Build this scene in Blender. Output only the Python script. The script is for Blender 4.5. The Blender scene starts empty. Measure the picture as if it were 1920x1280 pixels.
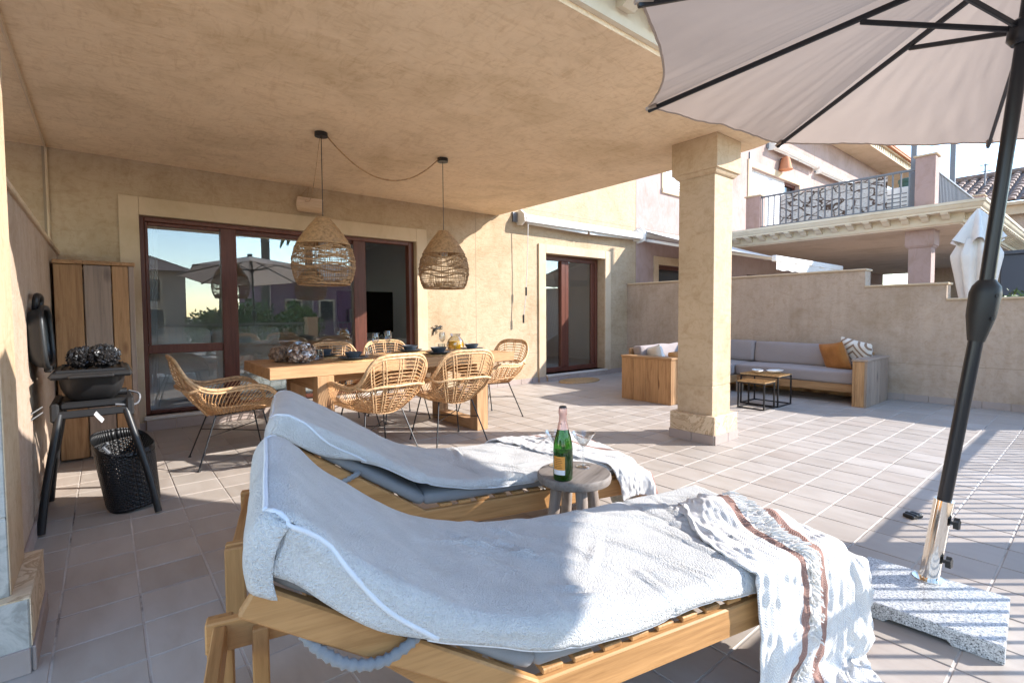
import bpy, bmesh, math, random
import numpy as np
from mathutils import Vector, Matrix, noise as mnoise
R = math.radians
random.seed(7)
scene = bpy.context.scene
col = scene.collection

# ------------------------------------------------------------------ camera
CAM_H, F_PX, CY = 1.2, 929.668, 628.206
yaw, pitch, roll = R(39.332), R(2.4191), R(-0.3434)
fw = Vector((math.sin(yaw)*math.cos(pitch), math.cos(yaw)*math.cos(pitch), -math.sin(pitch)))
r0 = Vector((math.cos(yaw), -math.sin(yaw), 0)); u0 = r0.cross(fw)
rt = r0*math.cos(roll)+u0*math.sin(roll); up = -r0*math.sin(roll)+u0*math.cos(roll)
cam_d = bpy.data.cameras.new('camera'); cam = bpy.data.objects.new('camera', cam_d); col.objects.link(cam)
cam.matrix_world = Matrix(((rt.x, up.x, -fw.x, 0), (rt.y, up.y, -fw.y, 0), (rt.z, up.z, -fw.z, CAM_H), (0, 0, 0, 1)))
cam_d.sensor_width = 36; cam_d.lens = F_PX*36/1920; cam_d.shift_y = -(640-CY)/1920
cam_d.clip_start = .02; cam_d.clip_end = 3000
scene.camera = cam

# ------------------------------------------------------------------ world, sun, exposure
SUN = Vector((.765, -.644, .53)).normalized()          # towards the sun
world = bpy.data.worlds.new('World'); scene.world = world; world.use_nodes = True
wn = world.node_tree; wn.nodes.clear()
sky = wn.nodes.new('ShaderNodeTexSky'); sky.sky_type = 'NISHITA'; sky.sun_disc = False
sky.sun_elevation = math.asin(SUN.z); sky.sun_rotation = math.atan2(SUN.x, SUN.y)
sky.air_density = 1.0; sky.dust_density = .0; sky.ozone_density = 1.0; sky.altitude = 50
bg = wn.nodes.new('ShaderNodeBackground'); bg.inputs[1].default_value = .15
wo = wn.nodes.new('ShaderNodeOutputWorld')
wn.links.new(sky.outputs[0], bg.inputs[0]); wn.links.new(bg.outputs[0], wo.inputs[0])
sl = bpy.data.lights.new('sun', 'SUN'); sl.energy = 2.55; sl.angle = R(.5); sl.color = (1, .945, .875)
so = bpy.data.objects.new('sun', sl); col.objects.link(so)
so.rotation_euler = SUN.to_track_quat('Z', 'Y').to_euler(); so.location = SUN*40
vs = scene.view_settings
vs.view_transform = 'Standard'; vs.look = 'None'; vs.exposure = 1.98; vs.gamma = 1; vs.use_curve_mapping = False
scene.cycles.use_denoising = True
scene.cycles.max_bounces = 10; scene.cycles.diffuse_bounces = 5; scene.cycles.glossy_bounces = 4
scene.cycles.transparent_max_bounces = 12; scene.cycles.transmission_bounces = 8

# ------------------------------------------------------------------ mesh helper
class MB:
    def __init__(s): s.v = []; s.f = []
    def add(s, vs, fs):
        o = len(s.v); s.v += [tuple(p) for p in vs]; s.f += [tuple(i+o for i in f) for f in fs]; return s
    def box(s, a, b, c=0.0, M=None):
        """chamfered box from corner a to corner b"""
        a = Vector(a); b = Vector(b)
        lo = Vector((min(a.x, b.x), min(a.y, b.y), min(a.z, b.z))); hi = Vector((max(a.x, b.x), max(a.y, b.y), max(a.z, b.z)))
        if c <= 0:
            vs = [(x, y, z) for z in (lo.z, hi.z) for y in (lo.y, hi.y) for x in (lo.x, hi.x)]
            fs = [(0, 2, 3, 1), (4, 5, 7, 6), (0, 1, 5, 4), (2, 6, 7, 3), (0, 4, 6, 2), (1, 3, 7, 5)]
        else:
            d = hi-lo; c = min(c, d.x*.45, d.y*.45, d.z*.45)
            idx = {}; vs = []
            for sx in (0, 1):
                for sy in (0, 1):
                    for sz in (0, 1):
                        p = [(lo.x, hi.x)[sx], (lo.y, hi.y)[sy], (lo.z, hi.z)[sz]]; sg = [1-2*sx, 1-2*sy, 1-2*sz]
                        for k in range(3):
                            q = list(p)
                            for j in range(3):
                                if j != k: q[j] += sg[j]*c
                            idx[(sx, sy, sz, k)] = len(vs); vs.append(q)
            fs = []
            for k in range(3):
                for e in (0, 1):
                    o1, o2 = (k+1) % 3, (k+2) % 3
                    loop = []
                    for (i, j) in ((0, 0), (1, 0), (1, 1), (0, 1)):
                        key = [0, 0, 0]; key[k] = e; key[o1] = i; key[o2] = j; loop.append(idx[(*key, k)])
                    fs.append(tuple(loop if e else loop[::-1]))
            for k in range(3):          # edges along axis k
                o1, o2 = (k+1) % 3, (k+2) % 3
                for i in (0, 1):
                    for j in (0, 1):
                        q = []
                        for e in (0, 1):
                            key = [0, 0, 0]; key[k] = e; key[o1] = i; key[o2] = j
                            q.append((idx[(*key, o1)], idx[(*key, o2)]))
                        loop = [q[0][0], q[0][1], q[1][1], q[1][0]]
                        fs.append(tuple(loop[::-1] if (i == j) else loop))
            for sx in (0, 1):
                for sy in (0, 1):
                    for sz in (0, 1):
                        l = [idx[(sx, sy, sz, k)] for k in range(3)]
                        fs.append(tuple(l if (sx+sy+sz) % 2 else l[::-1]))
        if M is not None: vs = [M @ Vector(p) for p in vs]
        return s.add(vs, fs)
    def beam(s, p, q, w, h, c=0.0, upv=(0, 0, 1)):
        """box-section bar from p to q, w across, h along up"""
        p = Vector(p); q = Vector(q); d = (q-p); L = d.length; d.normalize()
        x = d.cross(Vector(upv)); x = x.normalized() if x.length > 1e-4 else Vector((1, 0, 0)); z = x.cross(d)
        M = Matrix(((x.x, d.x, z.x, p.x), (x.y, d.y, z.y, p.y), (x.z, d.z, z.z, p.z), (0, 0, 0, 1)))
        return s.box((-w/2, 0, -h/2), (w/2, L, h/2), c, M)
    def tube(s, pts, r, n=6, cap=True, closed=False):
        P = [Vector(p) for p in pts]; m = len(P)
        rs = [r]*m if not hasattr(r, '__len__') else r
        T = []
        for i in range(m):
            if closed: t = P[(i+1) % m]-P[i-1]
            else: t = P[min(i+1, m-1)]-P[max(i-1, 0)]
            T.append(t.normalized() if t.length > 1e-9 else Vector((0, 0, 1)))
        nrm = T[0].orthogonal().normalized(); vs = []
        for i in range(m):
            nrm = nrm-T[i]*nrm.dot(T[i])
            nrm = nrm.normalized() if nrm.length > 1e-6 else T[i].orthogonal().normalized()
            b = T[i].cross(nrm)
            for k in range(n):
                a = 2*math.pi*k/n
                vs.append(P[i]+(nrm*math.cos(a)+b*math.sin(a))*rs[i])
        fs = []
        for i in range(m if closed else m-1):
            j = (i+1) % m
            for k in range(n):
                fs.append((i*n+k, i*n+(k+1) % n, j*n+(k+1) % n, j*n+k))
        if cap and not closed:
            fs.append(tuple(range(n))[::-1]); fs.append(tuple((m-1)*n+k for k in range(n)))
        return s.add(vs, fs)
    def lathe(s, prof, n=24, c=(0, 0, 0), M=None, capb=True, capt=True):
        vs = []; fs = []
        for (r, z) in prof:
            for k in range(n):
                a = 2*math.pi*k/n; vs.append(Vector((c[0]+r*math.cos(a), c[1]+r*math.sin(a), c[2]+z)))
        for i in range(len(prof)-1):
            for k in range(n):
                fs.append((i*n+k, i*n+(k+1) % n, (i+1)*n+(k+1) % n, (i+1)*n+k))
        if capb and prof[0][0] > 1e-5: fs.append(tuple(range(n))[::-1])
        if capt and prof[-1][0] > 1e-5: fs.append(tuple((len(prof)-1)*n+k for k in range(n)))
        if M is not None: vs = [M @ p for p in vs]
        return s.add(vs, fs)
    def prism(s, poly, z0, z1, M=None):
        n = len(poly); vs = [Vector((x, y, z0)) for x, y in poly]+[Vector((x, y, z1)) for x, y in poly]
        fs = [tuple(range(n))[::-1], tuple(range(n, 2*n))]+[(i, (i+1) % n, n+(i+1) % n, n+i) for i in range(n)]
        if M is not None: vs = [M @ p for p in vs]
        return s.add(vs, fs)
    def grid(s, P, nu, nv):
        return s.add(P, [(i*nv+j, i*nv+j+1, (i+1)*nv+j+1, (i+1)*nv+j) for i in range(nu-1) for j in range(nv-1)])
    def rbox(s, half, r, n=9, bulge=(0, 0, 0), M=None, wob=0.0, seed=0, wfreq=6):
        """soft rounded box (cushions)"""
        h = Vector(half); idx = {}; vs = []; fs = []
        ts = [math.sin((2*i/(n-1)-1)*math.pi/2) for i in range(n)]
        def vert(p, nax):
            q = Vector((p[0]*h.x, p[1]*h.y, p[2]*h.z))
            key = (round(q.x, 5), round(q.y, 5), round(q.z, 5))
            if key in idx: return idx[key]
            inn = Vector([max(-(h[k]-r), min(h[k]-r, q[k])) for k in range(3)]); d = q-inn
            if d.length > 1e-9: d = d.normalized()*r
            o = inn+d
            for k in range(3):
                a, b = (k+1) % 3, (k+2) % 3
                w = (1-p[a]**2)*(1-p[b]**2); sg = p[k]
                o[k] += bulge[k]*w*sg
            if wob:
                nv = Vector((p[0], p[1], p[2])).normalized()
                o += nv*wob*mnoise.noise(Vector((o.x*wfreq+seed*3.1, o.y*wfreq+seed, o.z*wfreq)))
            idx[key] = len(vs); vs.append(o); return idx[key]
        for k in range(3):
            a, b = (k+1) % 3, (k+2) % 3
            for e in (-1, 1):
                for i in range(n-1):
                    for j in range(n-1):
                        l = []
                        for (ii, jj) in ((i, j), (i+1, j), (i+1, j+1), (i, j+1)):
                            p = [0, 0, 0]; p[k] = e; p[a] = ts[ii]; p[b] = ts[jj]; l.append(vert(p, k))
                        fs.append(tuple(l if e > 0 else l[::-1]))
        if M is not None: vs = [M @ p for p in vs]
        return s.add(vs, fs)
    def mesh(s, name, mat=None, smooth=None):
        me = bpy.data.meshes.new(name); me.from_pydata([tuple(p) for p in s.v], [], s.f); me.update()
        if smooth is not None:
            me.polygons.foreach_set('use_smooth', [True]*len(me.polygons))
            if smooth < 180: me.set_sharp_from_angle(angle=R(smooth))
        if mat is not None: me.materials.append(mat)
        return me
    def build(s, name, mat, parent=None, smooth=None, loc=(0, 0, 0), rot=(0, 0, 0)):
        return ob(name, s.mesh(name, mat, smooth), parent, loc, rot)

def ob(name, me, parent=None, loc=(0, 0, 0), rot=(0, 0, 0)):
    o = bpy.data.objects.new(name, me); col.objects.link(o)
    o.parent = parent; o.location = loc; o.rotation_euler = rot
    return o
def tag(o, label=None, cat=None, group=None, kind=None):
    if label: o['label'] = label
    if cat: o['category'] = cat
    if group: o['group'] = group
    if kind: o['kind'] = kind
    return o
def root(name, label, cat, loc=(0, 0, 0), rz=0.0, group=None):
    return tag(ob(name, None, None, loc, (0, 0, rz)), label, cat, group)
def copy_tree(o, parent=None):
    c = o.copy(); col.objects.link(c); c.parent = parent
    for ch in list(o.children): copy_tree(ch, c)
    return c
def catmull(pts, n=8, closed=False):
    P = [Vector(p) for p in pts]; m = len(P); out = []
    for i in range(m if closed else m-1):
        if closed: a, b, c, d = P[i-1], P[i], P[(i+1) % m], P[(i+2) % m]
        else: a, b, c, d = P[max(i-1, 0)], P[i], P[i+1], P[min(i+2, m-1)]
        for k in range(n):
            t = k/n
            out.append(.5*((2*b)+(c-a)*t+(2*a-5*b+4*c-d)*t*t+(3*b-a-3*c+d)*t**3))
    if not closed: out.append(P[-1])
    return out

# ------------------------------------------------------------------ materials
def nmat(name, colr=(.5, .5, .5), rough=.6, metal=0.0, spec=.5):
    m = bpy.data.materials.new(name); m.use_nodes = True
    b = m.node_tree.nodes['Principled BSDF']
    b.inputs['Base Color'].default_value = (*colr, 1); b.inputs['Roughness'].default_value = rough
    b.inputs['Metallic'].default_value = metal; b.inputs['Specular IOR Level'].default_value = spec
    return m, m.node_tree, b
def nd(nt, t, **kw):
    n = nt.nodes.new(t)
    for k, v in kw.items():
        if k.startswith('i_'):
            key = k[2:]; key = int(key) if key.isdigit() else key.replace('_', ' ')
            n.inputs[key].default_value = v
        else: setattr(n, k, v)
    return n
def ramp(nt, src, stops, interp='LINEAR'):
    n = nt.nodes.new('ShaderNodeValToRGB'); n.color_ramp.interpolation = interp
    while len(n.color_ramp.elements) < len(stops): n.color_ramp.elements.new(.5)
    for e, (p, c) in zip(n.color_ramp.elements, stops): e.position = p; e.color = (*c, 1) if len(c) == 3 else c
    nt.links.new(src, n.inputs[0]); return n
def coords(nt, kind='pos', scale=(1, 1, 1), rot=(0, 0, 0), rnd=False):
    if kind == 'pos': src = nd(nt, 'ShaderNodeNewGeometry').outputs['Position']
    else: src = nd(nt, 'ShaderNodeTexCoord').outputs['Object']
    if rnd:
        oi = nd(nt, 'ShaderNodeObjectInfo'); mul = nd(nt, 'ShaderNodeMath', operation='MULTIPLY'); mul.inputs[1].default_value = 37.0
        nt.links.new(oi.outputs['Random'], mul.inputs[0])
        ad = nd(nt, 'ShaderNodeVectorMath', operation='ADD'); nt.links.new(src, ad.inputs[0]); nt.links.new(mul.outputs[0], ad.inputs[1]); src = ad.outputs[0]
    mp = nd(nt, 'ShaderNodeMapping'); mp.inputs['Scale'].default_value = scale; mp.inputs['Rotation'].default_value = rot
    nt.links.new(src, mp.inputs[0]); return mp.outputs[0]
def noise_n(nt, vec, scale, detail=4, rough=.55, dist=0.0):
    n = nd(nt, 'ShaderNodeTexNoise'); n.inputs['Scale'].default_value = scale; n.inputs['Detail'].default_value = detail
    n.inputs['Roughness'].default_value = rough; n.inputs['Distortion'].default_value = dist
    nt.links.new(vec, n.inputs['Vector']); return n.outputs['Fac']
def mixc(nt, fac, a, b, mode='MIX'):
    n = nd(nt, 'ShaderNodeMix', data_type='RGBA', blend_type=mode)
    if isinstance(fac, float): n.inputs[0].default_value = fac
    else: nt.links.new(fac, n.inputs[0])
    for i, v in ((6, a), (7, b)):
        if isinstance(v, tuple): n.inputs[i].default_value = (*v, 1)
        else: nt.links.new(v, n.inputs[i])
    return n.outputs[2]
def bump(nt, b, h, strength=.3, dist=.01, prev=None):
    n = nd(nt, 'ShaderNodeBump'); n.inputs['Strength'].default_value = strength; n.inputs['Distance'].default_value = dist
    nt.links.new(h, n.inputs['Height'])
    if prev is not None: nt.links.new(prev, n.inputs['Normal'])
    nt.links.new(n.outputs[0], b.inputs['Normal']); return n.outputs[0]

def stucco(name, c, dark=.82, mott=1.0, trowel=.35, streak=False, fine=60, strokes=0.0):
    m, nt, b = nmat(name, c, .9, spec=.2)
    v = coords(nt)
    n1 = noise_n(nt, v, 1.1, 6, .6, .6); n2 = noise_n(nt, coords(nt, scale=(1, 1, .55), rot=(.3, .5, .2)), 5.5, 5, .62, 1.6)
    c2 = tuple(x*dark for x in (c[0], c[1]*.97, c[2]*.9)); c3 = tuple(min(1, x*1.07) for x in c)
    rp = ramp(nt, n1, [(.3, c2), (.5, c), (.72, c3)])
    rp2 = ramp(nt, n2, [(.38, (.90, .88, .84)), (.52, (1, 1, 1)), (.66, (1.0, 1.0, 1.0))])
    out = mixc(nt, .75*mott if mott <= 1.3 else 1.0, rp.outputs[0], rp2.outputs[0], 'MULTIPLY')
    if streak:
        n3 = noise_n(nt, coords(nt, scale=(5, 5, .35)), 2.0, 4, .6, .3)
        rp3 = ramp(nt, n3, [(.42, (.86, .85, .84)), (.58, (1, 1, 1))]); out = mixc(nt, .35, out, rp3.outputs[0], 'MULTIPLY')
    if strokes:
        s1 = noise_n(nt, coords(nt, scale=(.8, 2.6, 2.6), rot=(0, 0, .55)), 5.0, 8, .68, 1.8); s2 = noise_n(nt, coords(nt, scale=(2.6, .9, 2), rot=(0, 0, -.4)), 4.2, 8, .7, 2.2)
        for s_n in (s1, s2):
            rps = ramp(nt, s_n, [(.38, (.80, .74, .66)), (.49, (1, 1, 1)), (.60, (1, 1, 1)), (.68, (1.0, .99, .97))]); out = mixc(nt, strokes, out, rps.outputs[0], 'MULTIPLY')
        n2 = s1
    nt.links.new(out, b.inputs['Base Color'])
    p = bump(nt, b, n2, trowel, .03); bump(nt, b, noise_n(nt, v, fine, 3, .6), .25, .004, p)
    return m
def wood(name, c1, c2, axis='X', knots=True, rough=.65, scale=1.0, grey=0.0):
    m, nt, b = nmat(name, c1, rough, spec=.3)
    st = {'X': (.9, 14, 14), 'Y': (14, .9, 14), 'Z': (14, 14, .9)}[axis]
    v = coords(nt, 'obj', tuple(x*scale for x in st), rnd=True)
    n1 = noise_n(nt, v, 1.6, 6, .65, .9); n2 = noise_n(nt, v, 7, 3, .6, .2)
    oi = nd(nt, 'ShaderNodeObjectInfo')
    hs = nd(nt, 'ShaderNodeHueSaturation'); mr = nd(nt, 'ShaderNodeMapRange'); mr.inputs['To Min'].default_value = .82; mr.inputs['To Max'].default_value = 1.13
    nt.links.new(oi.outputs['Random'], mr.inputs['Value']); nt.links.new(mr.outputs[0], hs.inputs['Value'])
    rp = ramp(nt, n1, [(.3, c2), (.52, c1), (.75, tuple(min(1, x*1.12) for x in c1))])
    rp2 = ramp(nt, n2, [(.35, (.78, .74, .7)), (.6, (1, 1, 1))])
    out = mixc(nt, .55, rp.outputs[0], rp2.outputs[0], 'MULTIPLY')
    if knots:
        ks = {'X': (2.2, 6, 6), 'Y': (6, 2.2, 6), 'Z': (6, 6, 2.2)}[axis]
        vo = nd(nt, 'ShaderNodeTexVoronoi'); vo.inputs['Scale'].default_value = 1.0*scale
        nt.links.new(coords(nt, 'obj', ks, rnd=True), vo.inputs['Vector'])
        rk = ramp(nt, vo.outputs['Distance'], [(.05, (.16, .09, .06)), (.13, (.5, .42, .38)), (.2, (1, 1, 1))])
        out = mixc(nt, .85, out, rk.outputs[0], 'MULTIPLY')
    if grey: out = mixc(nt, grey, out, (.42, .38, .35))
    nt.links.new(out, hs.inputs['Color']); nt.links.new(hs.outputs[0], b.inputs['Base Color'])
    bump(nt, b, n2, .25, .004)
    return m
def fabric(name, c, var=.1, fine=900, strength=.4, rough=.95, big=7, dist=.002):
    m, nt, b = nmat(name, c, rough, spec=.1)
    v = coords(nt, 'obj', rnd=True)
    n1 = noise_n(nt, v, big, 4, .6); n2 = noise_n(nt, v, fine, 2, .7)
    rp = ramp(nt, n1, [(.3, tuple(x*(1-var) for x in c)), (.7, tuple(min(1, x*(1+var*.6)) for x in c))])
    rp2 = ramp(nt, n2, [(.3, (1-var*1.6,)*3), (.7, (1, 1, 1))])
    nt.links.new(mixc(nt, .8, rp.outputs[0], rp2.outputs[0], 'MULTIPLY'), b.inputs['Base Color'])
    b.inputs['Sheen Weight'].default_value = .15
    bump(nt, b, n2, strength, dist)
    return m
M = {}
M['cream'] = stucco('cream_stucco', (.49, .372, .252), mott=.8, strokes=.4)
M['ceiling'] = stucco('ceiling_stucco', (.85, .66, .45), mott=.5, trowel=.5, fine=30, strokes=.42)
M['cream_trim'] = stucco('cream_trim_stucco', (.59, .455, .315), mott=.5, trowel=.2)
M['white_trim'] = stucco('pale_cornice_plaster', (.68, .60, .47), mott=.3, trowel=.1)
M['pink'] = stucco('pink_stucco', (.41, .305, .28), mott=.9)
M['pink_trim'] = stucco('pink_pier_stucco', (.40, .28, .25), mott=1.0)
M['garden'] = stucco('garden_wall_stucco', (.485, .375, .295), mott=.8, streak=True, strokes=.35)
M['stone'] = stucco('column_stone_render', (.54, .405, .275), mott=.9, trowel=.12, strokes=.4)
def brown_stone():
    m, nt, b = nmat('veined_plinth_stone', (.6, .45, .3), .6, spec=.3)
    v = coords(nt)
    n1 = noise_n(nt, v, 3.2, 5, .6, 2.2)
    rp = ramp(nt, n1, [(.25, (.46, .33, .22)), (.46, (.62, .47, .31)), (.5, (.40, .27, .16)), (.54, (.66, .52, .36)), (.8, (.60, .44, .28))])
    nt.links.new(rp.outputs[0], b.inputs['Base Color']); bump(nt, b, n1, .15, .01); return m
M['vein'] = brown_stone()
def marble():
    m, nt, b = nmat('grey_marble_render', (.5, .5, .48), .55)
    n1 = noise_n(nt, coords(nt), 6, 6, .65, 2.0)
    rp = ramp(nt, n1, [(.35, (.30, .285, .255)), (.5, (.48, .455, .41)), (.65, (.37, .35, .315))])
    nt.links.new(rp.outputs[0], b.inputs['Base Color']); return m
M['marble'] = marble()
def tilemat():
    m, nt, b = nmat('terrace_tile_ceramic', (.42, .36, .32), .5, spec=.35)
    v = coords(nt); n1 = noise_n(nt, coords(nt, scale=(3.0, 1, 1)), 3.0, 5, .6, .4); n2 = noise_n(nt, v, 90, 2, .6); n3 = noise_n(nt, v, .7, 3, .5)
    oi = nd(nt, 'ShaderNodeObjectInfo'); ge = nd(nt, 'ShaderNodeNewGeometry')
    ad = nd(nt, 'ShaderNodeMath', operation='ADD'); nt.links.new(oi.outputs['Random'], ad.inputs[0]); nt.links.new(ge.outputs['Random Per Island'], ad.inputs[1])
    fr = nd(nt, 'ShaderNodeMath', operation='FRACT'); nt.links.new(ad.outputs[0], fr.inputs[0])
    rp = ramp(nt, fr.outputs[0], [(0, (.39, .345, .305)), (.3, (.44, .395, .355)), (.6, (.42, .368, .325)), (.8, (.465, .42, .38)), (1, (.405, .35, .308))])
    rp1 = ramp(nt, n1, [(.3, (.84, .81, .78)), (.6, (1, 1, 1))]); rp3 = ramp(nt, n3, [(.4, (.88, .86, .84)), (.6, (1, 1, 1))])
    o = mixc(nt, .8, rp.outputs[0], rp1.outputs[0], 'MULTIPLY'); o = mixc(nt, .7, o, rp3.outputs[0], 'MULTIPLY')
    nt.links.new(o, b.inputs['Base Color'])
    rr = ramp(nt, n1, [(.3, (.42,)*3), (.7, (.6,)*3)]); nt.links.new(rr.outputs[0], b.inputs['Roughness'])
    p = bump(nt, b, n1, .12, .004); bump(nt, b, n2, .12, .0015, p); return m
M['tile'] = tilemat()
m, nt, b = nmat('tile_grout', (.56, .52, .48), .95, spec=.1); n1 = noise_n(nt, coords(nt), 2.2, 5, .7)
rp = ramp(nt, n1, [(.33, (.20, .17, .15)), (.46, (.46, .42, .385)), (.7, (.58, .545, .51))]); nt.links.new(rp.outputs[0], b.inputs['Base Color']); M['grout'] = m
M['skirt'] = stucco('skirting_tile_ceramic', (.38, .31, .28), mott=.4, trowel=.05)
M['joint'] = nmat('wall_joint_sealant', (.30, .23, .16), .9)[0]
PINE, PINE_D = (.47, .27, .13), (.28, .145, .065)
for ax in 'XYZ':
    M['pine'+ax] = wood('pine_plank_'+ax, PINE, PINE_D, ax)
    M['oak'+ax] = wood('oiled_table_wood_'+ax, (.48, .285, .145), (.33, .185, .085), ax)
    M['teak'+ax] = wood('lounger_hardwood_'+ax, (.48, .255, .10), (.33, .165, .06), ax, knots=False, rough=.5)
    M['old'+ax] = wood('weathered_plank_'+ax, (.36, .25, .175), (.19, .13, .09), ax, grey=.25)
M['stool'] = wood('grey_driftwood', (.19, .165, .15), (.10, .085, .075), 'X', knots=False)
M['stoolleg'] = wood('grey_driftwood_leg', (.27, .225, .195), (.15, .12, .10), 'Z', knots=False)
M['redframe'] = wood('red_brown_window_lacquer', (.135, .046, .03), (.09, .03, .02), 'Z', knots=False, rough=.35)
def rattan(name, c):
    m, nt, b = nmat(name, c, .45, spec=.4)
    v = coords(nt, 'obj', rnd=True); n1 = noise_n(nt, v, 40, 3, .6)
    rp = ramp(nt, n1, [(.3, tuple(x*.55 for x in c)), (.55, c), (.8, tuple(min(1, x*1.25) for x in c))]); nt.links.new(rp.outputs[0], b.inputs['Base Color']); return m
M['rattan'] = rattan('natural_rattan_cane', (.58, .32, .145)); M['rattan_rim'] = rattan('rattan_pole', (.66, .42, .225))
M['jute'] = rattan('brown_jute_rope', (.43, .255, .125)); M['seagrass'] = rattan('woven_seagrass', (.50, .31, .14))
M['black'] = nmat('black_steel', (.010, .010, .011), .42)[0]
M['blackplastic'] = nmat('matt_black_plastic', (.011, .011, .012), .5)[0]
M['charcoal'] = nmat('dark_grey_cast_lid', (.028, .031, .034), .42, .3)[0]
M['pole'] = nmat('anthracite_pole_paint', (.022, .023, .028), .3, .4)[0]
M['chrome'] = nmat('polished_steel', (.78, .75, .7), .1, 1.0)[0]
M['whitemetal'] = nmat('white_painted_metal', (.78, .78, .77), .4)[0]
M['greymetal'] = nmat('grey_painted_metal', (.17, .18, .2), .5, .3)[0]
M['towel'] = fabric('pale_grey_terry', (.69, .68, .665), .10, 190, 1.0, big=9, dist=.012)
M['hem'] = fabric('towel_hem_tape', (.66, .68, .72), .05, 300, .2)
M['pad'] = fabric('grey_cushion_cover', (.24, .245, .255), .10, 700, .25, big=5)
M['sofacloth'] = fabric('taupe_outdoor_fabric', (.34, .29, .28), .06, 800, .25, big=4)
M['whitecloth'] = fabric('off_white_cotton', (.72, .70, .67), .06, 500, .4)
M['rust'] = fabric('rust_orange_velvet', (.46, .19, .055), .2, 260, .6)
M['indoor'] = fabric('light_grey_upholstery', (.68, .67, .65), .06, 500, .3)
def canopy():
    m, nt, b = nmat('taupe_parasol_cloth', (.50, .42, .365), .85, spec=.1)
    v = coords(nt); n1 = noise_n(nt, v, 3, 4, .6, 1.0)
    tr = nd(nt, 'ShaderNodeBsdfTranslucent'); tr.inputs[0].default_value = (.56, .45, .38, 1)
    mx = nd(nt, 'ShaderNodeMixShader'); mx.inputs[0].default_value = .28
    out = nt.nodes['Material Output']; nt.links.new(b.outputs[0], mx.inputs[1]); nt.links.new(tr.outputs[0], mx.inputs[2]); nt.links.new(mx.outputs[0], out.inputs[0])
    bump(nt, b, n1, .2, .02); return m
M['canopy'] = canopy()
def glassmat(name, tint=(.86, .9, .9), k=.8, base=.05, power=3.5):
    """clear sheet: mirror share grows towards grazing angles, the same from both sides"""
    m = bpy.data.materials.new(name); m.use_nodes = True; nt = m.node_tree; nt.nodes.clear()
    o = nd(nt, 'ShaderNodeOutputMaterial'); t = nd(nt, 'ShaderNodeBsdfTransparent'); t.inputs[0].default_value = (*tint, 1)
    g = nd(nt, 'ShaderNodeBsdfGlossy'); g.inputs['Roughness'].default_value = .004; lw_ = nd(nt, 'ShaderNodeLayerWeight'); lw_.inputs[0].default_value = .5
    pw = nd(nt, 'ShaderNodeMath', operation='POWER'); pw.inputs[1].default_value = power; nt.links.new(lw_.outputs['Facing'], pw.inputs[0])
    ma = nd(nt, 'ShaderNodeMath', operation='MULTIPLY_ADD', use_clamp=True); ma.inputs[1].default_value = k; ma.inputs[2].default_value = base; nt.links.new(pw.outputs[0], ma.inputs[0])
    mx = nd(nt, 'ShaderNodeMixShader'); nt.links.new(ma.outputs[0], mx.inputs[0])
    nt.links.new(t.outputs[0], mx.inputs[1]); nt.links.new(g.outputs[0], mx.inputs[2]); nt.links.new(mx.outputs[0], o.inputs[0]); return m
M['pane'] = glassmat('window_glass', (.92, .94, .94), .8, .13, 3.0)
M['drink'] = glassmat('drinking_glass', (.92, .94, .95), .95, .09, 1.8)
m, nt, b = nmat('bottle_green_glass', (.05, .22, .02), .04); b.inputs['Transmission Weight'].default_value = .85; b.inputs['IOR'].default_value = 1.5; M['bottle'] = m
M['wine'] = nmat('dark_wine', (.012, .02, .006), .1)[0]
m, nt, b = nmat('rose_foil', (.82, .47, .38), .35, .5); n1 = noise_n(nt, coords(nt, 'obj'), 120, 3); bump(nt, b, n1, .3, .004); M['foil'] = m
M['orange'] = nmat('orange_paper_label', (.72, .30, .05), .6)[0]; M['paper'] = nmat('white_paper', (.75, .74, .76), .6)[0]
M['darktext'] = nmat('label_print', (.25, .09, .02), .6)[0]
def granite():
    m, nt, b = nmat('grey_granite', (.5, .5, .5), .35)
    v = coords(nt, 'obj'); n1 = noise_n(nt, v, 190, 2, .7); n2 = noise_n(nt, v, 90, 3, .7)
    rp = ramp(nt, n1, [(.36, (.04, .04, .045)), (.44, (.40, .41, .42)), (.6, (.62, .63, .64)), (.75, (.8, .8, .8))])
    rp2 = ramp(nt, n2, [(.38, (.45, .45, .46)), (.5, (1, 1, 1))])
    nt.links.new(mixc(nt, .7, rp.outputs[0], rp2.outputs[0], 'MULTIPLY'), b.inputs['Base Color']); return m
M['granite'] = granite()
M['slate'] = nmat('blue_grey_stoneware', (.06, .075, .095), .45)[0]
M['juice'] = nmat('orange_juice', (.95, .50, .02), .3)[0]
M['silver'] = None
m, nt, b = nmat('silvered_shell_glaze', (.5, .45, .4), .25, .7)
n1 = noise_n(nt, coords(nt, 'obj'), 22, 3, .6, .5); rp = ramp(nt, n1, [(.35, (.10, .07, .055)), (.5, (.42, .36, .33)), (.68, (.85, .82, .78))]); nt.links.new(rp.outputs[0], b.inputs['Base Color']); M['silver'] = m
m, nt, b = nmat('brown_bark_glaze', (.3, .2, .13), .45, .2)
n1 = noise_n(nt, coords(nt, 'obj'), 26, 4, .6, .8); rp = ramp(nt, n1, [(.35, (.06, .04, .03)), (.55, (.33, .23, .16)), (.75, (.55, .43, .33))]); nt.links.new(rp.outputs[0], b.inputs['Base Color']); M['bark'] = m
m, nt, b = nmat('black_glitter', (.02, .02, .022), .3, .5)
vo = nd(nt, 'ShaderNodeTexVoronoi'); vo.inputs['Scale'].default_value = 130; nt.links.new(coords(nt, 'obj'), vo.inputs['Vector'])
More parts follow.
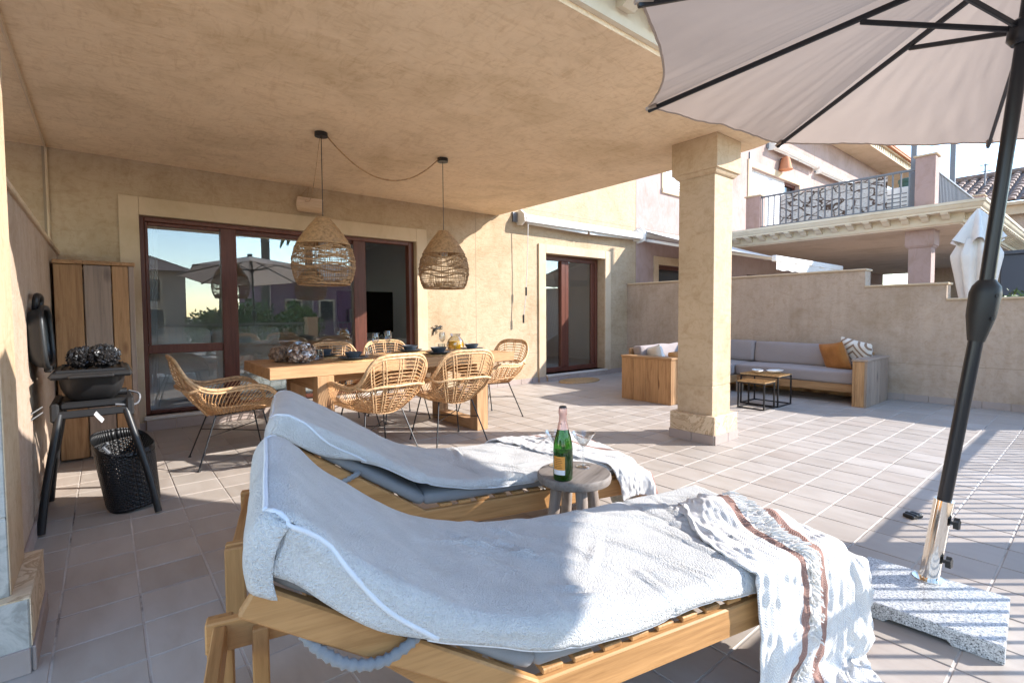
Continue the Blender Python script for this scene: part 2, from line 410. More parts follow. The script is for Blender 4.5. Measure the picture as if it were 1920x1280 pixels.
rp = ramp(nt, vo.outputs['Distance'], [(.10, (.6, .6, .6)), (.15, (.02, .02, .022))]); nt.links.new(rp.outputs[0], b.inputs['Base Color']); M['glitter'] = m
def throwmat():
    m, nt, b = nmat('white_woven_throw', (.72, .69, .66), .95, spec=.1)
    uv = nd(nt, 'ShaderNodeUVMap'); sp = nd(nt, 'ShaderNodeSeparateXYZ'); nt.links.new(uv.outputs[0], sp.inputs[0])
    bands = ramp(nt, sp.outputs[0], [(0, (0, 0, 0)), (.34, (1, 1, 1)), (.385, (0, 0, 0)), (.50, (1, 1, 1)), (.545, (0, 0, 0))], 'CONSTANT')
    # herringbone relief: zig-zag stripes in cloth space
    def scaled(s, k): 
        n = nd(nt, 'ShaderNodeMath', operation='MULTIPLY'); n.inputs[1].default_value = k; nt.links.new(s, n.inputs[0]); return n.outputs[0]
    pp = nd(nt, 'ShaderNodeMath', operation='PINGPONG'); pp.inputs[1].default_value = .5; nt.links.new(scaled(sp.outputs[0], 34), pp.inputs[0])
    ad = nd(nt, 'ShaderNodeMath', operation='ADD'); nt.links.new(scaled(pp.outputs[0], 16.0), ad.inputs[0]); nt.links.new(scaled(sp.outputs[1], 760), ad.inputs[1])
    sn = nd(nt, 'ShaderNodeMath', operation='SINE'); nt.links.new(ad.outputs[0], sn.inputs[0])
    mr = nd(nt, 'ShaderNodeMapRange'); mr.inputs['From Min'].default_value = -1; nt.links.new(sn.outputs[0], mr.inputs['Value'])
    weave = ramp(nt, mr.outputs[0], [(.2, (.64, .62, .605)), (.6, (.74, .725, .71))])
    st = nd(nt, 'ShaderNodeMath', operation='SINE'); nt.links.new(scaled(sp.outputs[0], 900), st.inputs[0])
    rose = ramp(nt, st.outputs[0], [(.2, (.30, .175, .145)), (.8, (.42, .28, .24))])
    nt.links.new(mixc(nt, bands.outputs[0], weave.outputs[0], rose.outputs[0]), b.inputs['Base Color'])
    bump(nt, b, mr.outputs[0], .5, .004); return m
M['throw'] = throwmat()
m, nt, b = nmat('diamond_print_cotton', (.74, .72, .69), .95)
tc = nd(nt, 'ShaderNodeTexCoord'); sp = nd(nt, 'ShaderNodeSeparateXYZ'); nt.links.new(tc.outputs['Object'], sp.inputs[0])
ab = []
for k in (0, 2):
    a = nd(nt, 'ShaderNodeMath', operation='ABSOLUTE'); nt.links.new(sp.outputs[k], a.inputs[0]); ab.append(a)
ad = nd(nt, 'ShaderNodeMath', operation='ADD'); nt.links.new(ab[0].outputs[0], ad.inputs[0]); nt.links.new(ab[1].outputs[0], ad.inputs[1])
ml = nd(nt, 'ShaderNodeMath', operation='MULTIPLY'); ml.inputs[1].default_value = 11; nt.links.new(ad.outputs[0], ml.inputs[0])
fr = nd(nt, 'ShaderNodeMath', operation='FRACT'); nt.links.new(ml.outputs[0], fr.inputs[0])
rp = ramp(nt, fr.outputs[0], [(0, (.74, .72, .69)), (.62, (.28, .20, .15))], 'CONSTANT'); nt.links.new(rp.outputs[0], b.inputs['Base Color']); M['diamond'] = m
M['room'] = nmat('indoor_white_paint', (.82, .81, .80), .9)[0]; M['roomfloor'] = nmat('indoor_pale_floor', (.55, .53, .50), .4)[0]
M['screen'] = nmat('television_screen', (.005, .005, .006), .12)[0]
M['sheer'] = nmat('sheer_curtain', (.75, .75, .75), .9)[0]
M['terracotta'] = nmat('terracotta', (.50, .20, .10), .8)[0]
m, nt, b = nmat('clay_roof_tile', (.34, .17, .11), .8); n1 = noise_n(nt, coords(nt), 3.5, 4, .7); rp = ramp(nt, n1, [(.3, (.10, .075, .065)), (.55, (.26, .17, .13)), (.75, (.42, .33, .28))]); nt.links.new(rp.outputs[0], b.inputs['Base Color']); M['rooftile'] = m
M['ground'] = stucco('pale_dry_ground', (.30, .26, .21), mott=1)
M['shutter'] = nmat('white_roller_shutter', (.68, .68, .70), .5)[0]
M['darkglass'] = nmat('dark_window_glass', (.02, .022, .026), .06)[0]
m, nt, b = nmat('green_leaf', (.07, .13, .02), .55); oi = nd(nt, 'ShaderNodeNewGeometry'); rp = ramp(nt, oi.outputs['Random Per Island'], [(0, (.03, .07, .012)), (.6, (.09, .16, .025)), (1, (.17, .23, .04))]); nt.links.new(rp.outputs[0], b.inputs['Base Color']); M['leaf'] = m
M['bark2'] = nmat('palm_trunk_bark', (.14, .11, .085), .9)[0]
m, nt, b = nmat('pale_quarry_stone', (.6, .56, .5), .9); oi = nd(nt, 'ShaderNodeNewGeometry'); n1 = noise_n(nt, coords(nt), 14, 5, .65)
rp = ramp(nt, n1, [(.3, (.36, .31, .26)), (.5, (.56, .52, .48)), (.7, (.70, .68, .66))]); nt.links.new(rp.outputs[0], b.inputs['Base Color']); bump(nt, b, n1, .6, .03); M['rock'] = m
M['rockgap'] = nmat('brown_screen_backing', (.16, .10, .07), .9)[0]
m, nt, b = nmat('printed_stone_screen', (.5, .45, .4), .8)
vec = coords(nt, scale=(1, 1, 1.7)); nzd = nd(nt, 'ShaderNodeTexNoise'); nzd.inputs['Scale'].default_value = 5; nt.links.new(vec, nzd.inputs['Vector'])
mxv = nd(nt, 'ShaderNodeVectorMath', operation='MULTIPLY_ADD'); nt.links.new(nzd.outputs['Color'], mxv.inputs[0]); mxv.inputs[1].default_value = (.22, .22, .22); nt.links.new(vec, mxv.inputs[2])
vo = nd(nt, 'ShaderNodeTexVoronoi', feature='DISTANCE_TO_EDGE'); vo.inputs['Scale'].default_value = 3.3; nt.links.new(mxv.outputs[0], vo.inputs['Vector'])
vc = nd(nt, 'ShaderNodeTexVoronoi'); vc.inputs['Scale'].default_value = 3.3; nt.links.new(mxv.outputs[0], vc.inputs['Vector'])
n1 = noise_n(nt, vec, 22, 4, .7)
rs_ = ramp(nt, n1, [(.34, (.30, .21, .16)), (.43, (.68, .62, .58)), (.7, (.86, .83, .81))])
re_ = ramp(nt, vo.outputs['Distance'], [(.025, (.14, .085, .06)), (.075, (1, 1, 1))])
nt.links.new(mixc(nt, 1.0, rs_.outputs[0], re_.outputs[0], 'MULTIPLY'), b.inputs['Base Color']); M['stoneprint'] = m

# ================================================================== SETTING
gr = MB(); gr.box((-400, -400, -.62), (400, 400, -.6)); tag(gr.build('ground', M['ground']), kind='structure')
nbp = MB(); nbp.box((8.66, -.4, -.3), (40, 6.45, -.02)); nbp.box((-12, -.4, -.3), (-.6, 6.45, -.02)); tag(nbp.build('neighbouring_terraces', M['skirt']), kind='structure')
X0, X1, Y0, Y1 = -.6, 8.66, -.62, 6.75
fl = MB(); fl.box((X0, Y0, -.6), (X1, Y1, -.0035)); floor = tag(fl.build('terrace_floor', M['grout']), 'beige square tiled terrace floor with pale joints', kind='structure')
PX, PY, OX, OY = .262, .2585, -.182, .834
tm = MB(); tm.box((-PX/2+.0035, -PY/2+.0035, -.009), (PX/2-.0035, PY/2-.0035, 0), .0022); tile_me = tm.mesh('tile', M['tile'])
rest = MB(); cand = []
def project(p):
    d = Vector(p)-Vector((0, 0, CAM_H)); z = d.dot(fw)
    if z < .15: return None
    return 960+F_PX*d.dot(rt)/z, CY-F_PX*d.dot(up)/z, z
for i in range(-2, 34):
    for j in range(-6, 24):
        cx, cy = OX+(i+.5)*PX, OY+(j+.5)*PY
        if cx < -.45 or cx > 8.55 or cy < -.55 or cy > 6.6: continue
        q = [project((cx+sx*PX/2, cy+sy*PY/2, 0)) for sx, sy in ((-1, -1), (1, -1), (1, 1), (-1, 1))]
        area = 0
        if all(q) and -60 < sum(t[0] for t in q)/4 < 1980 and sum(t[1] for t in q)/4 < 1330:
            area = abs(sum(q[k][0]*q[(k+1) % 4][1]-q[(k+1) % 4][0]*q[k][1] for k in range(4)))/2
        # tiles that furniture hides count less
        if (.35 < cx < 2.0 and .75 < cy < 1.55) or (1.0 < cx < 2.2 and 1.6 < cy < 2.2): area *= .02
        cand.append((area, cx, cy))
cand.sort(reverse=True)
for k, (a, cx, cy) in enumerate(cand):
    rz = random.gauss(0, .0022); dz = random.gauss(0, .0005); tx, ty = random.gauss(0, .0014), random.gauss(0, .0014)
    if k < 300:
        ob('tile', tile_me, floor, (cx, cy, dz), (tx, ty, rz))
    else:
        Mx = Matrix.Translation((cx, cy, dz)) @ Matrix.Rotation(rz, 4, 'Z') @ Matrix.Rotation(tx, 4, 'X') @ Matrix.Rotation(ty, 4, 'Y')
        rest.box((-PX/2+.0035, -PY/2+.0035, -.009), (PX/2-.0035, PY/2-.0035, 0), .0022, Mx)
tag(rest.build('tile', M['tile'], floor), kind='stuff')

def skirting(parent, p, q, nrm, h=.088, t=.012, L=.258, z=0.0):
    """row of skirting tiles from p to q (plan), standing proud towards nrm"""
    p = Vector((*p, 0)); q = Vector((*q, 0)); d = q-p; tot = d.length; d.normalize(); n = Vector((*nrm, 0)); k = 0; s = 0
    while s < tot-.02:
        e = min(s+L, tot); b_ = MB()
        b_.beam(p+d*(s+.002)+n*(t/2)+Vector((0, 0, z+h/2+random.uniform(-.001, .001))), p+d*(e-.002)+n*(t/2)+Vector((0, 0, z+h/2)), t, h, .002)
        b_.build('skirting_tile', M['skirt'], parent); s = e

# ------------------------------------------------------------------ the house
WY = 6.45
house = root('terrace_house', 'cream rendered house wall with porch ceiling, sliding window and patio door', 'house')
w = MB()
def wall_with_holes(mb, x0, x1, z0, z1, y0, y1, holes):
    xs = sorted({x0, x1, *[h[0] for h in holes], *[h[1] for h in holes]}); 
    for a, b_ in zip(xs[:-1], xs[1:]):
        cur = z0
        for h in sorted([h for h in holes if h[0] <= a+1e-6 and h[1] >= b_-1e-6], key=lambda h: h[2]):
            if h[2] > cur: mb.box((a, y0, cur), (b_, y1, h[2]))
            cur = h[3]
        if cur < z1: mb.box((a, y0, cur), (b_, y1, z1))
WIN = (.30, 3.50, .15, 2.25); DOOR = (6.05, 7.655, .115, 2.275)
wall_with_holes(w, -5, 8.655, -.3, 7.2, WY, 6.78, [WIN, DOOR])
w.build('wall', M['cream'], house)
def architrave(parent, hole, wd, top, t=.028, mat=None, y=WY, dn=0.0):
    x0, x1, z0, z1 = hole; mat = mat or M['cream_trim']
    a = MB(); a.box((x0-wd, y-t, dn), (x0, y, z1+top), .004); a.box((x1, y-t, dn), (x1+wd, y, z1+top), .004); a.box((x0+.001, y-t+.0015, z1), (x1-.001, y, z1+top-.002), .004)
    return a.build('architrave', mat, parent)
architrave(house, WIN, .165, .185); architrave(house, DOOR, .17, .155)
for (a, b_) in (((4.55, WY-.0015, .09), (4.556, WY+.01, 2.8)), ((3.75, WY-.0015, .52), (5.88, WY+.01, .526)), ((7.86, WY-.0015, .56), (8.37, WY+.01, .566)), ((4.97, WY-.0015, 2.99), (8.65, WY+.01, 2.997)), ((-.415, WY-.012, 1.8), (-.395, WY+.01, 2.8))):
    jt = MB(); jt.box(a, b_); jt.build('wall_joint', M['joint'], house)
pl = MB(); pl.tube([(-.385, WY-.012, 1.83), (-.385, WY-.012, 2.79), (-.385, 6.3, 2.79), (-.385, 1.9, 2.79)], .011, 8); pl.build('cable_conduit', M['cream_trim'], house, 60)
skirting(house, (.13, WY-.028), (.30, WY-.028), (0, -1)); skirting(house, (3.67, WY), (5.88, WY), (0, -1)); skirting(house, (5.88, WY-.028), (6.05, WY-.028), (0, -1)); skirting(house, (7.655, WY-.028), (7.825, WY-.028), (0, -1)); skirting(house, (7.83, WY), (8.38, WY), (0, -1)); skirting(house, (-.33, WY), (.13, WY), (0, -1))
# sills
for (x0, x1, z, nm) in ((.30, 3.50, .15, ''), (6.05, 7.655, .115, '')):
    s_ = MB(); s_.box((x0-.02, WY-.075, z-.035), (x1+.02, 6.70, z), .006); s_.build('sill', stucco('pale_stone_sill', (.60, .55, .49), mott=.4, trowel=.05), house)
    skirting(house, (x0, WY-.062), (x1, WY-.062), (0, -1), h=z-.04)
    fillb = MB(); fillb.box((x0, WY-.06, -.003), (x1, WY, z-.036)); fillb.build('sill_base', M['cream_trim'], house)

def frame_bar(a, b_, name, parent, c=.006): q = MB(); q.box(a, b_, c); return q.build(name, M['redframe'], parent)
# big sliding window: outer frame, two mullions, transom, panes
FY = 6.56
sw = root('sliding_window', None, None); sw.parent = house
x0, x1, z0, z1 = WIN
frame_bar((x0, FY-.05, z0), (x0+.045, FY+.06, z1), 'frame_stile', sw); frame_bar((x1-.085, FY-.05, z0), (x1-.005, FY+.06, z1), 'frame_stile', sw)
frame_bar((x0+.045, FY-.048, z1-.05), (x1-.085, FY+.06, z1-.002), 'frame_rail', sw); frame_bar((x0+.045, FY-.048, z0), (x1-.085, FY+.06, z0+.045), 'frame_rail', sw)
frame_bar((1.045, FY-.045, z0+.046), (1.205, FY+.05, z1-.051), 'mullion', sw); frame_bar((2.60, FY-.045, z0+.046), (2.77, FY+.05, z1-.051), 'mullion', sw)
frame_bar((.346, FY-.035, .80), (1.044, FY+.04, .895), 'transom', sw)
frame_bar((.346, FY-.025, .896), (.376, FY+.03, z1-.05), 'sash_stile', sw); frame_bar((.376, FY-.025, z1-.085), (1.044, FY+.03, z1-.051), 'sash_rail', sw)
frame_bar((1.206, FY-.005, z1-.10), (2.599, FY+.03, z1-.051), 'sash_rail', sw)
hd = MB(); hd.box((2.535, FY-.045, 1.10), (2.558, FY-.02, 1.28), .004); hd.build('handle', M['black'], sw)
for (a, b_, c, d, y) in ((.34, 1.05, z0+.04, .80, FY), (.37, 1.05, .89, z1-.08, FY), (1.2, 2.61, z0+.04, z1-.09, FY+.012), (1.22, 2.62, z0+.04, z1-.09, FY+.04)):
    p_ = MB(); p_.box((a, y, c), (b_, y+.006, d)); p_.build('pane', M['pane'], sw)
# patio door
DY = 6.66
pd = root('patio_door', None, None); pd.parent = house
x0, x1, z0, z1 = DOOR
frame_bar((x0, DY-.04, z0), (x0+.05, DY+.05, z1), 'frame_stile', pd); frame_bar((x1-.07, DY-.04, z0), (x1-.005, DY+.05, z1), 'frame_stile', pd)
frame_bar((x0+.05, DY-.038, z1-.09), (x1-.07, DY+.05, z1-.002), 'frame_rail', pd); frame_bar((x0+.05, DY-.038, z0), (x1-.07, DY+.05, z0+.09), 'frame_rail', pd)
frame_bar((6.62, DY-.05, z0+.091), (6.72, DY+.04, z1-.091), 'sash_stile', pd); frame_bar((6.723, DY-.045, z0+.091), (6.82, DY+.04, z1-.091), 'sash_stile', pd)
frame_bar((7.48, DY-.02, z0+.091), (7.584, DY+.03, z1-.091), 'sash_stile', pd)
for (a, b_) in ((6.09, 6.63), (6.81, 7.49)):
    p_ = MB(); p_.box((a, DY, z0+.08), (b_, DY+.006, z1-.08)); p_.build('pane', M['pane'], pd)

# indoor room seen through the glass
rm = MB()
rm.box((-1.2, 6.79, .1), (8.6, 11.2, .148)); rmf = rm.build('indoor_floor', M['roomfloor']); tag(rmf, kind='structure')
rw = MB(); rw.box((-1.3, 11.2, 0), (8.7, 11.35, 2.7)); rw.box((-1.35, 6.79, .149), (-1.2, 11.2, 2.7)); rw.box((8.6, 6.79, .149), (8.75, 11.2, 2.7)); rw.box((4.6, 6.79, .149), (4.75, 11.2, 2.7)); rw.box((-1.3, 6.79, 2.7), (8.7, 11.4, 2.85))
tag(rw.build('indoor_walls', M['room']), kind='structure')
sf = root('indoor_sofa', 'pale grey upholstered sofa standing indoors behind the sliding window', 'sofa', (0, 0, .149))
for k, (cx, sx) in enumerate(((.62, .41), (1.44, .40))):
    q = MB(); q.rbox((sx, .13, .2), .07, 8, (0, .02, .02), Matrix.Translation((cx, 7.35, .70))); q.build('back_cushion', M['indoor'], sf, 180)
q = MB(); q.rbox((.85, .10, .31), .06, 8, (0, 0, 0), Matrix.Translation((1.03, 7.2, .36))); q.build('backrest', M['indoor'], sf, 180)
q = MB(); q.rbox((.80, .40, .10), .06, 8, (0, 0, .02), Matrix.Translation((1.03, 7.75, .36))); q.build('seat', M['indoor'], sf, 180)
for cx in (.10, 1.96):
    q = MB(); q.rbox((.11, .5, .25), .06, 7, (0, 0, 0), Matrix.Translation((cx, 7.6, .28))); q.build('armrest', M['indoor'], sf, 180)
tv = root('television', 'black flat television on a low console indoors', 'television', (0, 0, 0))
q = MB(); q.box((2.95, 8.1, .90), (3.93, 8.15, 1.60), .006, None); q.build('screen', M['screen'], tv)
for x in (3.2, 3.72):
    q = MB(); q.beam((x, 8.13, .90), (x-.12, 8.05, .80), .025, .02); q.beam((x, 8.13, .90), (x+.12, 8.2, .80), .025, .02); q.build('foot', M['black'], tv)
tc_ = root('television_console', 'low white console under the television indoors', 'console')
q = MB(); q.box((2.85, 7.95, .3), (4.4, 8.35, .785), .008); q.build('cabinet_body', M['whitemetal'], tc_)
for x in (2.9, 4.34):
    for y in (7.99, 8.31):
        q = MB(); q.box((x-.02, y-.02, .148), (x+.02, y+.02, .3)); q.build('leg', M['black'], tc_)
q = MB(); P_ = []
for i in range(40):
    for z in (.16, 1.0, 2.35):
        x = .36+.13*i/39*(.7+.3*(z > 1)); P_.append((x, 6.86+.025*math.sin(i*1.1), z))
q.grid(P_, 40, 3); tag(q.build('window_curtain', M['sheer'], None, 180), 'thin white curtain gathered inside the sliding window', 'curtain')
hm = root('hanging_macrame_chair', 'cream woven hanging seat behind the patio door glass', 'hanging chair')
q = MB()
for k in range(9):
    xx = 6.95+.05*k; q.tube([(7.15, 7.6, 2.69), (xx, 7.45, 1.5), (xx+.02, 7.35, .85), (7.15, 7.6, .62)], .008, 5)
q.build('rope_sling', M['whitecloth'], hm, 60)
q = MB(); q.rbox((.75, .8, .2), .07, 8, (0, 0, .03), Matrix.Translation((6.5, 9.2, .40))); bd = root('bed', 'white made bed seen inside the patio door', 'bed'); q.build('mattress', M['whitecloth'], bd, 180)
q = MB(); q.box((5.8, 8.45, .149), (7.2, 9.95, .2)); q.build('bed_base', M['pineX'], bd)

# porch ceiling slab with its cornice
SX, SY, SZ = 4.97, 1.86, 2.8
sb = MB()
cr = .55; arc = [(SX-cr+cr*math.cos(t), SY+cr-cr*math.sin(t)) for t in [math.pi/2*k/8 for k in range(9)]]
sb.prism([(-5, SY)]+arc[::-1]+[(SX, WY+.0), (-5, WY+.0)], SZ, 3.12)
slab = sb.build('ceiling_slab', M['ceiling'], house)
def sweep_cornice(path, nrms, prof, parent, mat, name='cornice_moulding'):
    """path of plan points with outward normals; prof = [(out, z)]"""
    q = MB(); n = len(prof); vs = []
    for (p, nn) in zip(path, nrms):
        for (o, z) in prof: vs.append((p[0]+nn[0]*o, p[1]+nn[1]*o, z))
    fs = [(i*n+k, i*n+(k+1) % n, (i+1)*n+(k+1) % n, (i+1)*n+k) for i in range(len(path)-1) for k in range(n)]
    q.add(vs, fs+[tuple(range(n))[::-1], tuple((len(path)-1)*n+k for k in range(n))]); return q.build(name, mat, parent, 35)
PROF = [(.0, 2.83), (.035, 2.83), (.045, 2.90), (.05, 3.0), (.30, 3.0), (.30, 3.03), (.335, 3.05), (.36, 3.10), (.38, 3.11), (.38, 3.16), (0, 3.16)]
path = [(-5, SY)]+arc[::-1]+[(SX, WY)]
nr = [(0, -1)]+[(math.cos(t), -math.sin(t)) for t in [math.pi/2*k/8 for k in range(9)]][::-1]+[(1, 0)]
sweep_cornice(path, nr, PROF, slab, M['white_trim'])
bm_ = MB(); bm_.prism([(.0, 2.90), (.05, 2.885), (.10, 2.91), (.16, 2.95), (.24, 2.965), (.27, 2.998), (0, 2.998)], -.055, .055, Matrix(((1, 0, 0, 0), (0, 0, 1, 0), (0, 1, 0, 0), (0, 0, 0, 1))))
modillion_me = bm_.mesh('modillion', M['white_trim'])
s = -.1
while s < 4.2: ob('modillion', modillion_me, slab, (s, SY-.04, 0), (0, 0, -math.pi/2)); s += .30
for t in (.5, 1.1): ob('modillion', modillion_me, slab, (SX-cr+(cr+.04)*math.cos(t), SY+cr-(cr+.04)*math.sin(t), 0), (0, 0, -t))
s = 2.6
while s < 6.3: ob('modillion', modillion_me, slab, (SX+.04, s, 0), (0, 0, 0)); s += .30
ur = MB(); ur.box((-5, 5.9, 7.2), (8.655, 7.4, 7.32)); ur.box((-5, 5.85, 7.32), (8.655, 7.4, 7.4)); ur.build('eave', M['cream_trim'], house)

# porch columns
def column(x0, x1, y0, y1, label, main=True, mats=None, zt=2.8, hid=False):
    mp, ms, mc = mats or (M['vein'], M['stone'], M['stone'])
    c = root('porch_column', label, 'column', ((x0+x1)/2, (y0+y1)/2, 0), group='columns carrying the porches')
    hx, hy = (x1-x0)/2, (y1-y0)/2; i_ = .05
    q = MB(); q.box((-hx, -hy, .0), (hx, hy, .255), .006); q.build('plinth', mp, c)
    q = MB(); q.box((-hx+i_, -hy+i_, .252), (hx-i_, hy-i_, .52), .004); q.build('shaft_base', ms, c)
    q = MB(); q.box((-hx+i_, -hy+i_, .527), (hx-i_, hy-i_, zt-.30), .004); q.box((-hx+i_+.004, -hy+i_+.004, .518), (hx-i_-.004, hy-i_-.004, .53)); q.build('shaft', ms, c)
    q = MB(); nseg = 6
    for k in range(nseg):
        a = k/nseg*math.pi/2; o = i_*(1-math.sin(math.pi/2-a) if 0 else math.sin(a)); z = zt-.335+.035*(1-math.cos(a)); 
    prof = [(i_-.004, zt-.345), (i_-.018, zt-.335), (i_-.03, zt-.318), (i_-.034, zt-.302)]
    for (o, z), (o2, z2) in zip(prof[:-1], prof[1:]):
        hx1, hy1, hx2, hy2 = hx-o, hy-o, hx-o2, hy-o2
        q.add([(-hx1, -hy1, z), (hx1, -hy1, z), (hx1, hy1, z), (-hx1, hy1, z), (-hx2, -hy2, z2), (hx2, -hy2, z2), (hx2, hy2, z2), (-hx2, hy2, z2)], [(0, 1, 5, 4), (1, 2, 6, 5), (2, 3, 7, 6), (3, 0, 4, 7)])
    q.build('capital_moulding', ms, c)
    q = MB(); q.box((-hx, -hy, zt-.303), (hx, hy, zt-.001), .004); q.build('capital', mc, c)
    if main:
        for (p, q_, n) in (((-hx, -hy), (hx, -hy), (0, -1)), ((hx, -hy), (hx, hy), (1, 0)), ((-hx, hy), (-hx, -hy), (-1, 0)), ((hx, hy), (-hx, hy), (0, 1))):
            skirting(c, p, q_, n, h=.085, t=.011, L=.235)
    return c
column(4.233, 4.665, 2.284, 2.742, 'square beige stone porch column standing free between dining table and corner sofa')
lc = column(-.665, -.228, 2.30, 2.75, 'beige and grey stone porch column cut off at the picture edge', mats=(M['marble'], M['marble'], M['stone']))
q = MB(); q.box((.2185, -.224, .252), (.2225, .224, .2575)); q.box((.168, -.175, .26), (.171, .175, 2.5)); q.build('stone_facing', M['stone'], lc)
q = MB(); q.box((.2185, -.2245, .09), (.2215, .2245, .2515)); q.build('stone_facing', M['vein'], lc)
q = MB(); q.box((-.2185, -.2245, .2515), (.2185, .2245, .2575)); q.build('stone_facing', M['vein'], lc)

# side walls of the terrace
gw = root('garden_wall', 'stepped beige garden wall running behind the corner sofa', 'wall')
for (a, b_, z) in ((2.29, 6.45, 1.79), (1.40, 2.289, 1.55), (.42, 1.399, 1.345), (-.46, .419, 1.10)):
    q = MB(); q.box((8.38, a, -.1), (8.62, b_, z)); q.build('wall_section', M['garden'], gw)
    q = MB(); q.box((8.355, a-.02, z), (8.645, b_-(.001 if b_ > 6 else -.0), z+.028), .006); q.build('coping', M['cream_trim'], gw)
skirting(gw, (8.38, 6.45), (8.38, -.44), (-1, 0), t=.012)
q = MB(); q.box((8.3785, -.44, .50), (8.39, 6.44, .506)); q.build('wall_joint', M['joint'], gw)
lw = root('side_wall', 'beige party wall with thin coping behind the barbecue', 'wall')
q = MB(); q.box((-.60, 2.76, -.1), (-.335, 6.45, 1.79)); q.build('wall_section', M['garden'], lw)
q = MB(); q.box((-.62, 2.76, 1.79), (-.315, 6.449, 1.82), .006); q.build('coping', M['cream_trim'], lw)
skirting(lw, (-.335, 2.76), (-.335, 6.45), (1, 0))

# front railing behind the photographer: its balusters stripe the floor with shadow
rl = root('terrace_railing', 'grey metal railing with upright bars along the open edge', 'railing')
RY, RH = -.445, 1.0
kb = MB(); kb.box((-.6, RY-.09, -.3), (8.62, RY+.09, .004)); kb.build('kerb', M['cream_trim'], rl)
bb = MB(); bb.box((-.0075, -.0075, .07), (.0075, .0075, RH-.02)); bal_me = bb.mesh('baluster', M['greymetal'])
x = -.45
while x < 8.35:
    if not (4.06 < x < 4.41): ob('baluster', bal_me, rl, (x, RY, 0))
    x += .1205
for (a, b_) in ((-.6, 4.10), (4.37, 8.38)):
    q = MB(); q.box((a, RY-.026, RH-.022), (b_, RY+.026, RH+.016), .004); q.build('handrail', M['greymetal'], rl)
    q = MB(); q.box((a, RY-.012, .055), (b_, RY+.012, .07)); q.build('bottom_rail', M['greymetal'], rl)
gp = root('railing_pier', 'square rendered pier dividing the terrace railing', 'pier')
q = MB(); q.box((4.105, RY-.13, -.1), (4.365, RY+.13, 1.12), .004); q.build('shaft', M['stone'], gp)
q = MB(); q.box((4.085, RY-.15, 1.12), (4.385, RY+.15, 1.155), .006); q.build('cap', M['cream_trim'], gp)

# ================================================================== NEIGHBOUR (mirror of this house about x = 8.55)
nb = root('pink_house', 'pink rendered neighbouring house with balcony, roller shutters and bracketed eaves', 'house')
w = MB()
UW = (13.75, 16.95, 3.12, 5.17); ND = (9.45, 11.05, .115, 2.27); SW_ = (9.72, 10.85, 3.95, 4.9); NW = (13.6, 16.8, .15, 2.25)
wall_with_holes(w, 8.657, 26, -.3, 3.0, WY, 6.8, [ND, NW]); wall_with_holes(w, 8.657, 26, 3.0, 7.0, WY, 6.8, [SW_, UW])
w.build('wall', M['pink'], nb)
for a, b_ in (((8.661, WY-.0015, 2.99), (26, WY+.01, 2.997)), ((18.16, WY-.0015, 3.1), (18.18, WY+.01, 7)), ((8.653, WY-.004, 1.8), (8.66, WY, 7))):
    q = MB(); q.box(a, b_); q.build('wall_joint', M['joint'], nb)
q = MB(); q.box((13.62, WY-.03, 3.12), (13.66, WY, 5.55), .006); q.build('downpipe', M['greymetal'], nb)
for hole, wd in ((ND, .17), (UW, .2), (SW_, .16)):
    architrave(nb, hole, wd, .18, dn=hole[2] if hole[2] > 1 else 0)
q = MB(); q.box((SW_[0]-.16, WY-.05, SW_[2]-.10), (SW_[1]+.16, WY, SW_[2]), .006); q.build('sill', M['cream_trim'], nb)
def window_fill(parent, hole, shutter_from=None, split=None):
    x0, x1, z0, z1 = hole
    w_ = root('window', None, None); w_.parent = parent
    q = MB(); q.box((x0, 6.62, z0), (x1, 6.635, z1)); q.build('pane', M['darkglass'], w_)
    for a, b_ in ((x0, x0+.07), (x1-.07, x1)): frame_bar((a, 6.56, z0), (b_, 6.62, z1), 'frame_stile', w_)
    frame_bar((x0+.07, 6.56, z1-.08), (x1-.07, 6.62, z1), 'frame_rail', w_)
    if shutter_from is not None:
        xe = split or x1-.07; z = shutter_from; 
        sme = MB(); sme.prism([(0, 0), (.018, .006), (.024, .026), (.018, .046), (0, .052)], x0+.02, xe, Matrix(((0, 0, 1, 0), (-1, 0, 0, 0), (0, 1, 0, 0), (0, 0, 0, 1)))); sme = sme.mesh('shutter_slat', M['shutter'])
        while z < z1-.02: ob('shutter_slat', sme, w_, (0, 6.555, z)); z += .056
    return w_
window_fill(nb, UW, UW[2], 16.1); window_fill(nb, SW_, SW_[2]); window_fill(nb, ND); window_fill(nb, NW)
# eaves and roof
EV = MB(); EV.box((12.2, 5.62, 7.0), (30, 6.9, 7.06)); EV.box((12.2, 5.60, 7.27), (30, 6.9, 7.33)); EV.box((12.2, 5.82, 7.06), (30, 6.9, 7.27)); eave = EV.build('eave', M['cream_trim'], nb)
em = MB(); em.box((-.05, -.16, 0), (.05, .0, .19), .01); em = em.mesh('eave_bracket', M['white_trim'])
x = 17.5
while x < 30: ob('eave_bracket', em, eave, (x, 5.82, 7.07)); x += .23
q = MB(); q.box((12.2, 5.5, 7.33), (30, 6.0, 7.40)); q.box((12.2, 5.48, 7.40), (30, 5.6, 7.45)); q.box((12.2, 5.55, 7.45), (30, 11, 7.5)); q.build('roof_edge', M['terracotta'], nb)
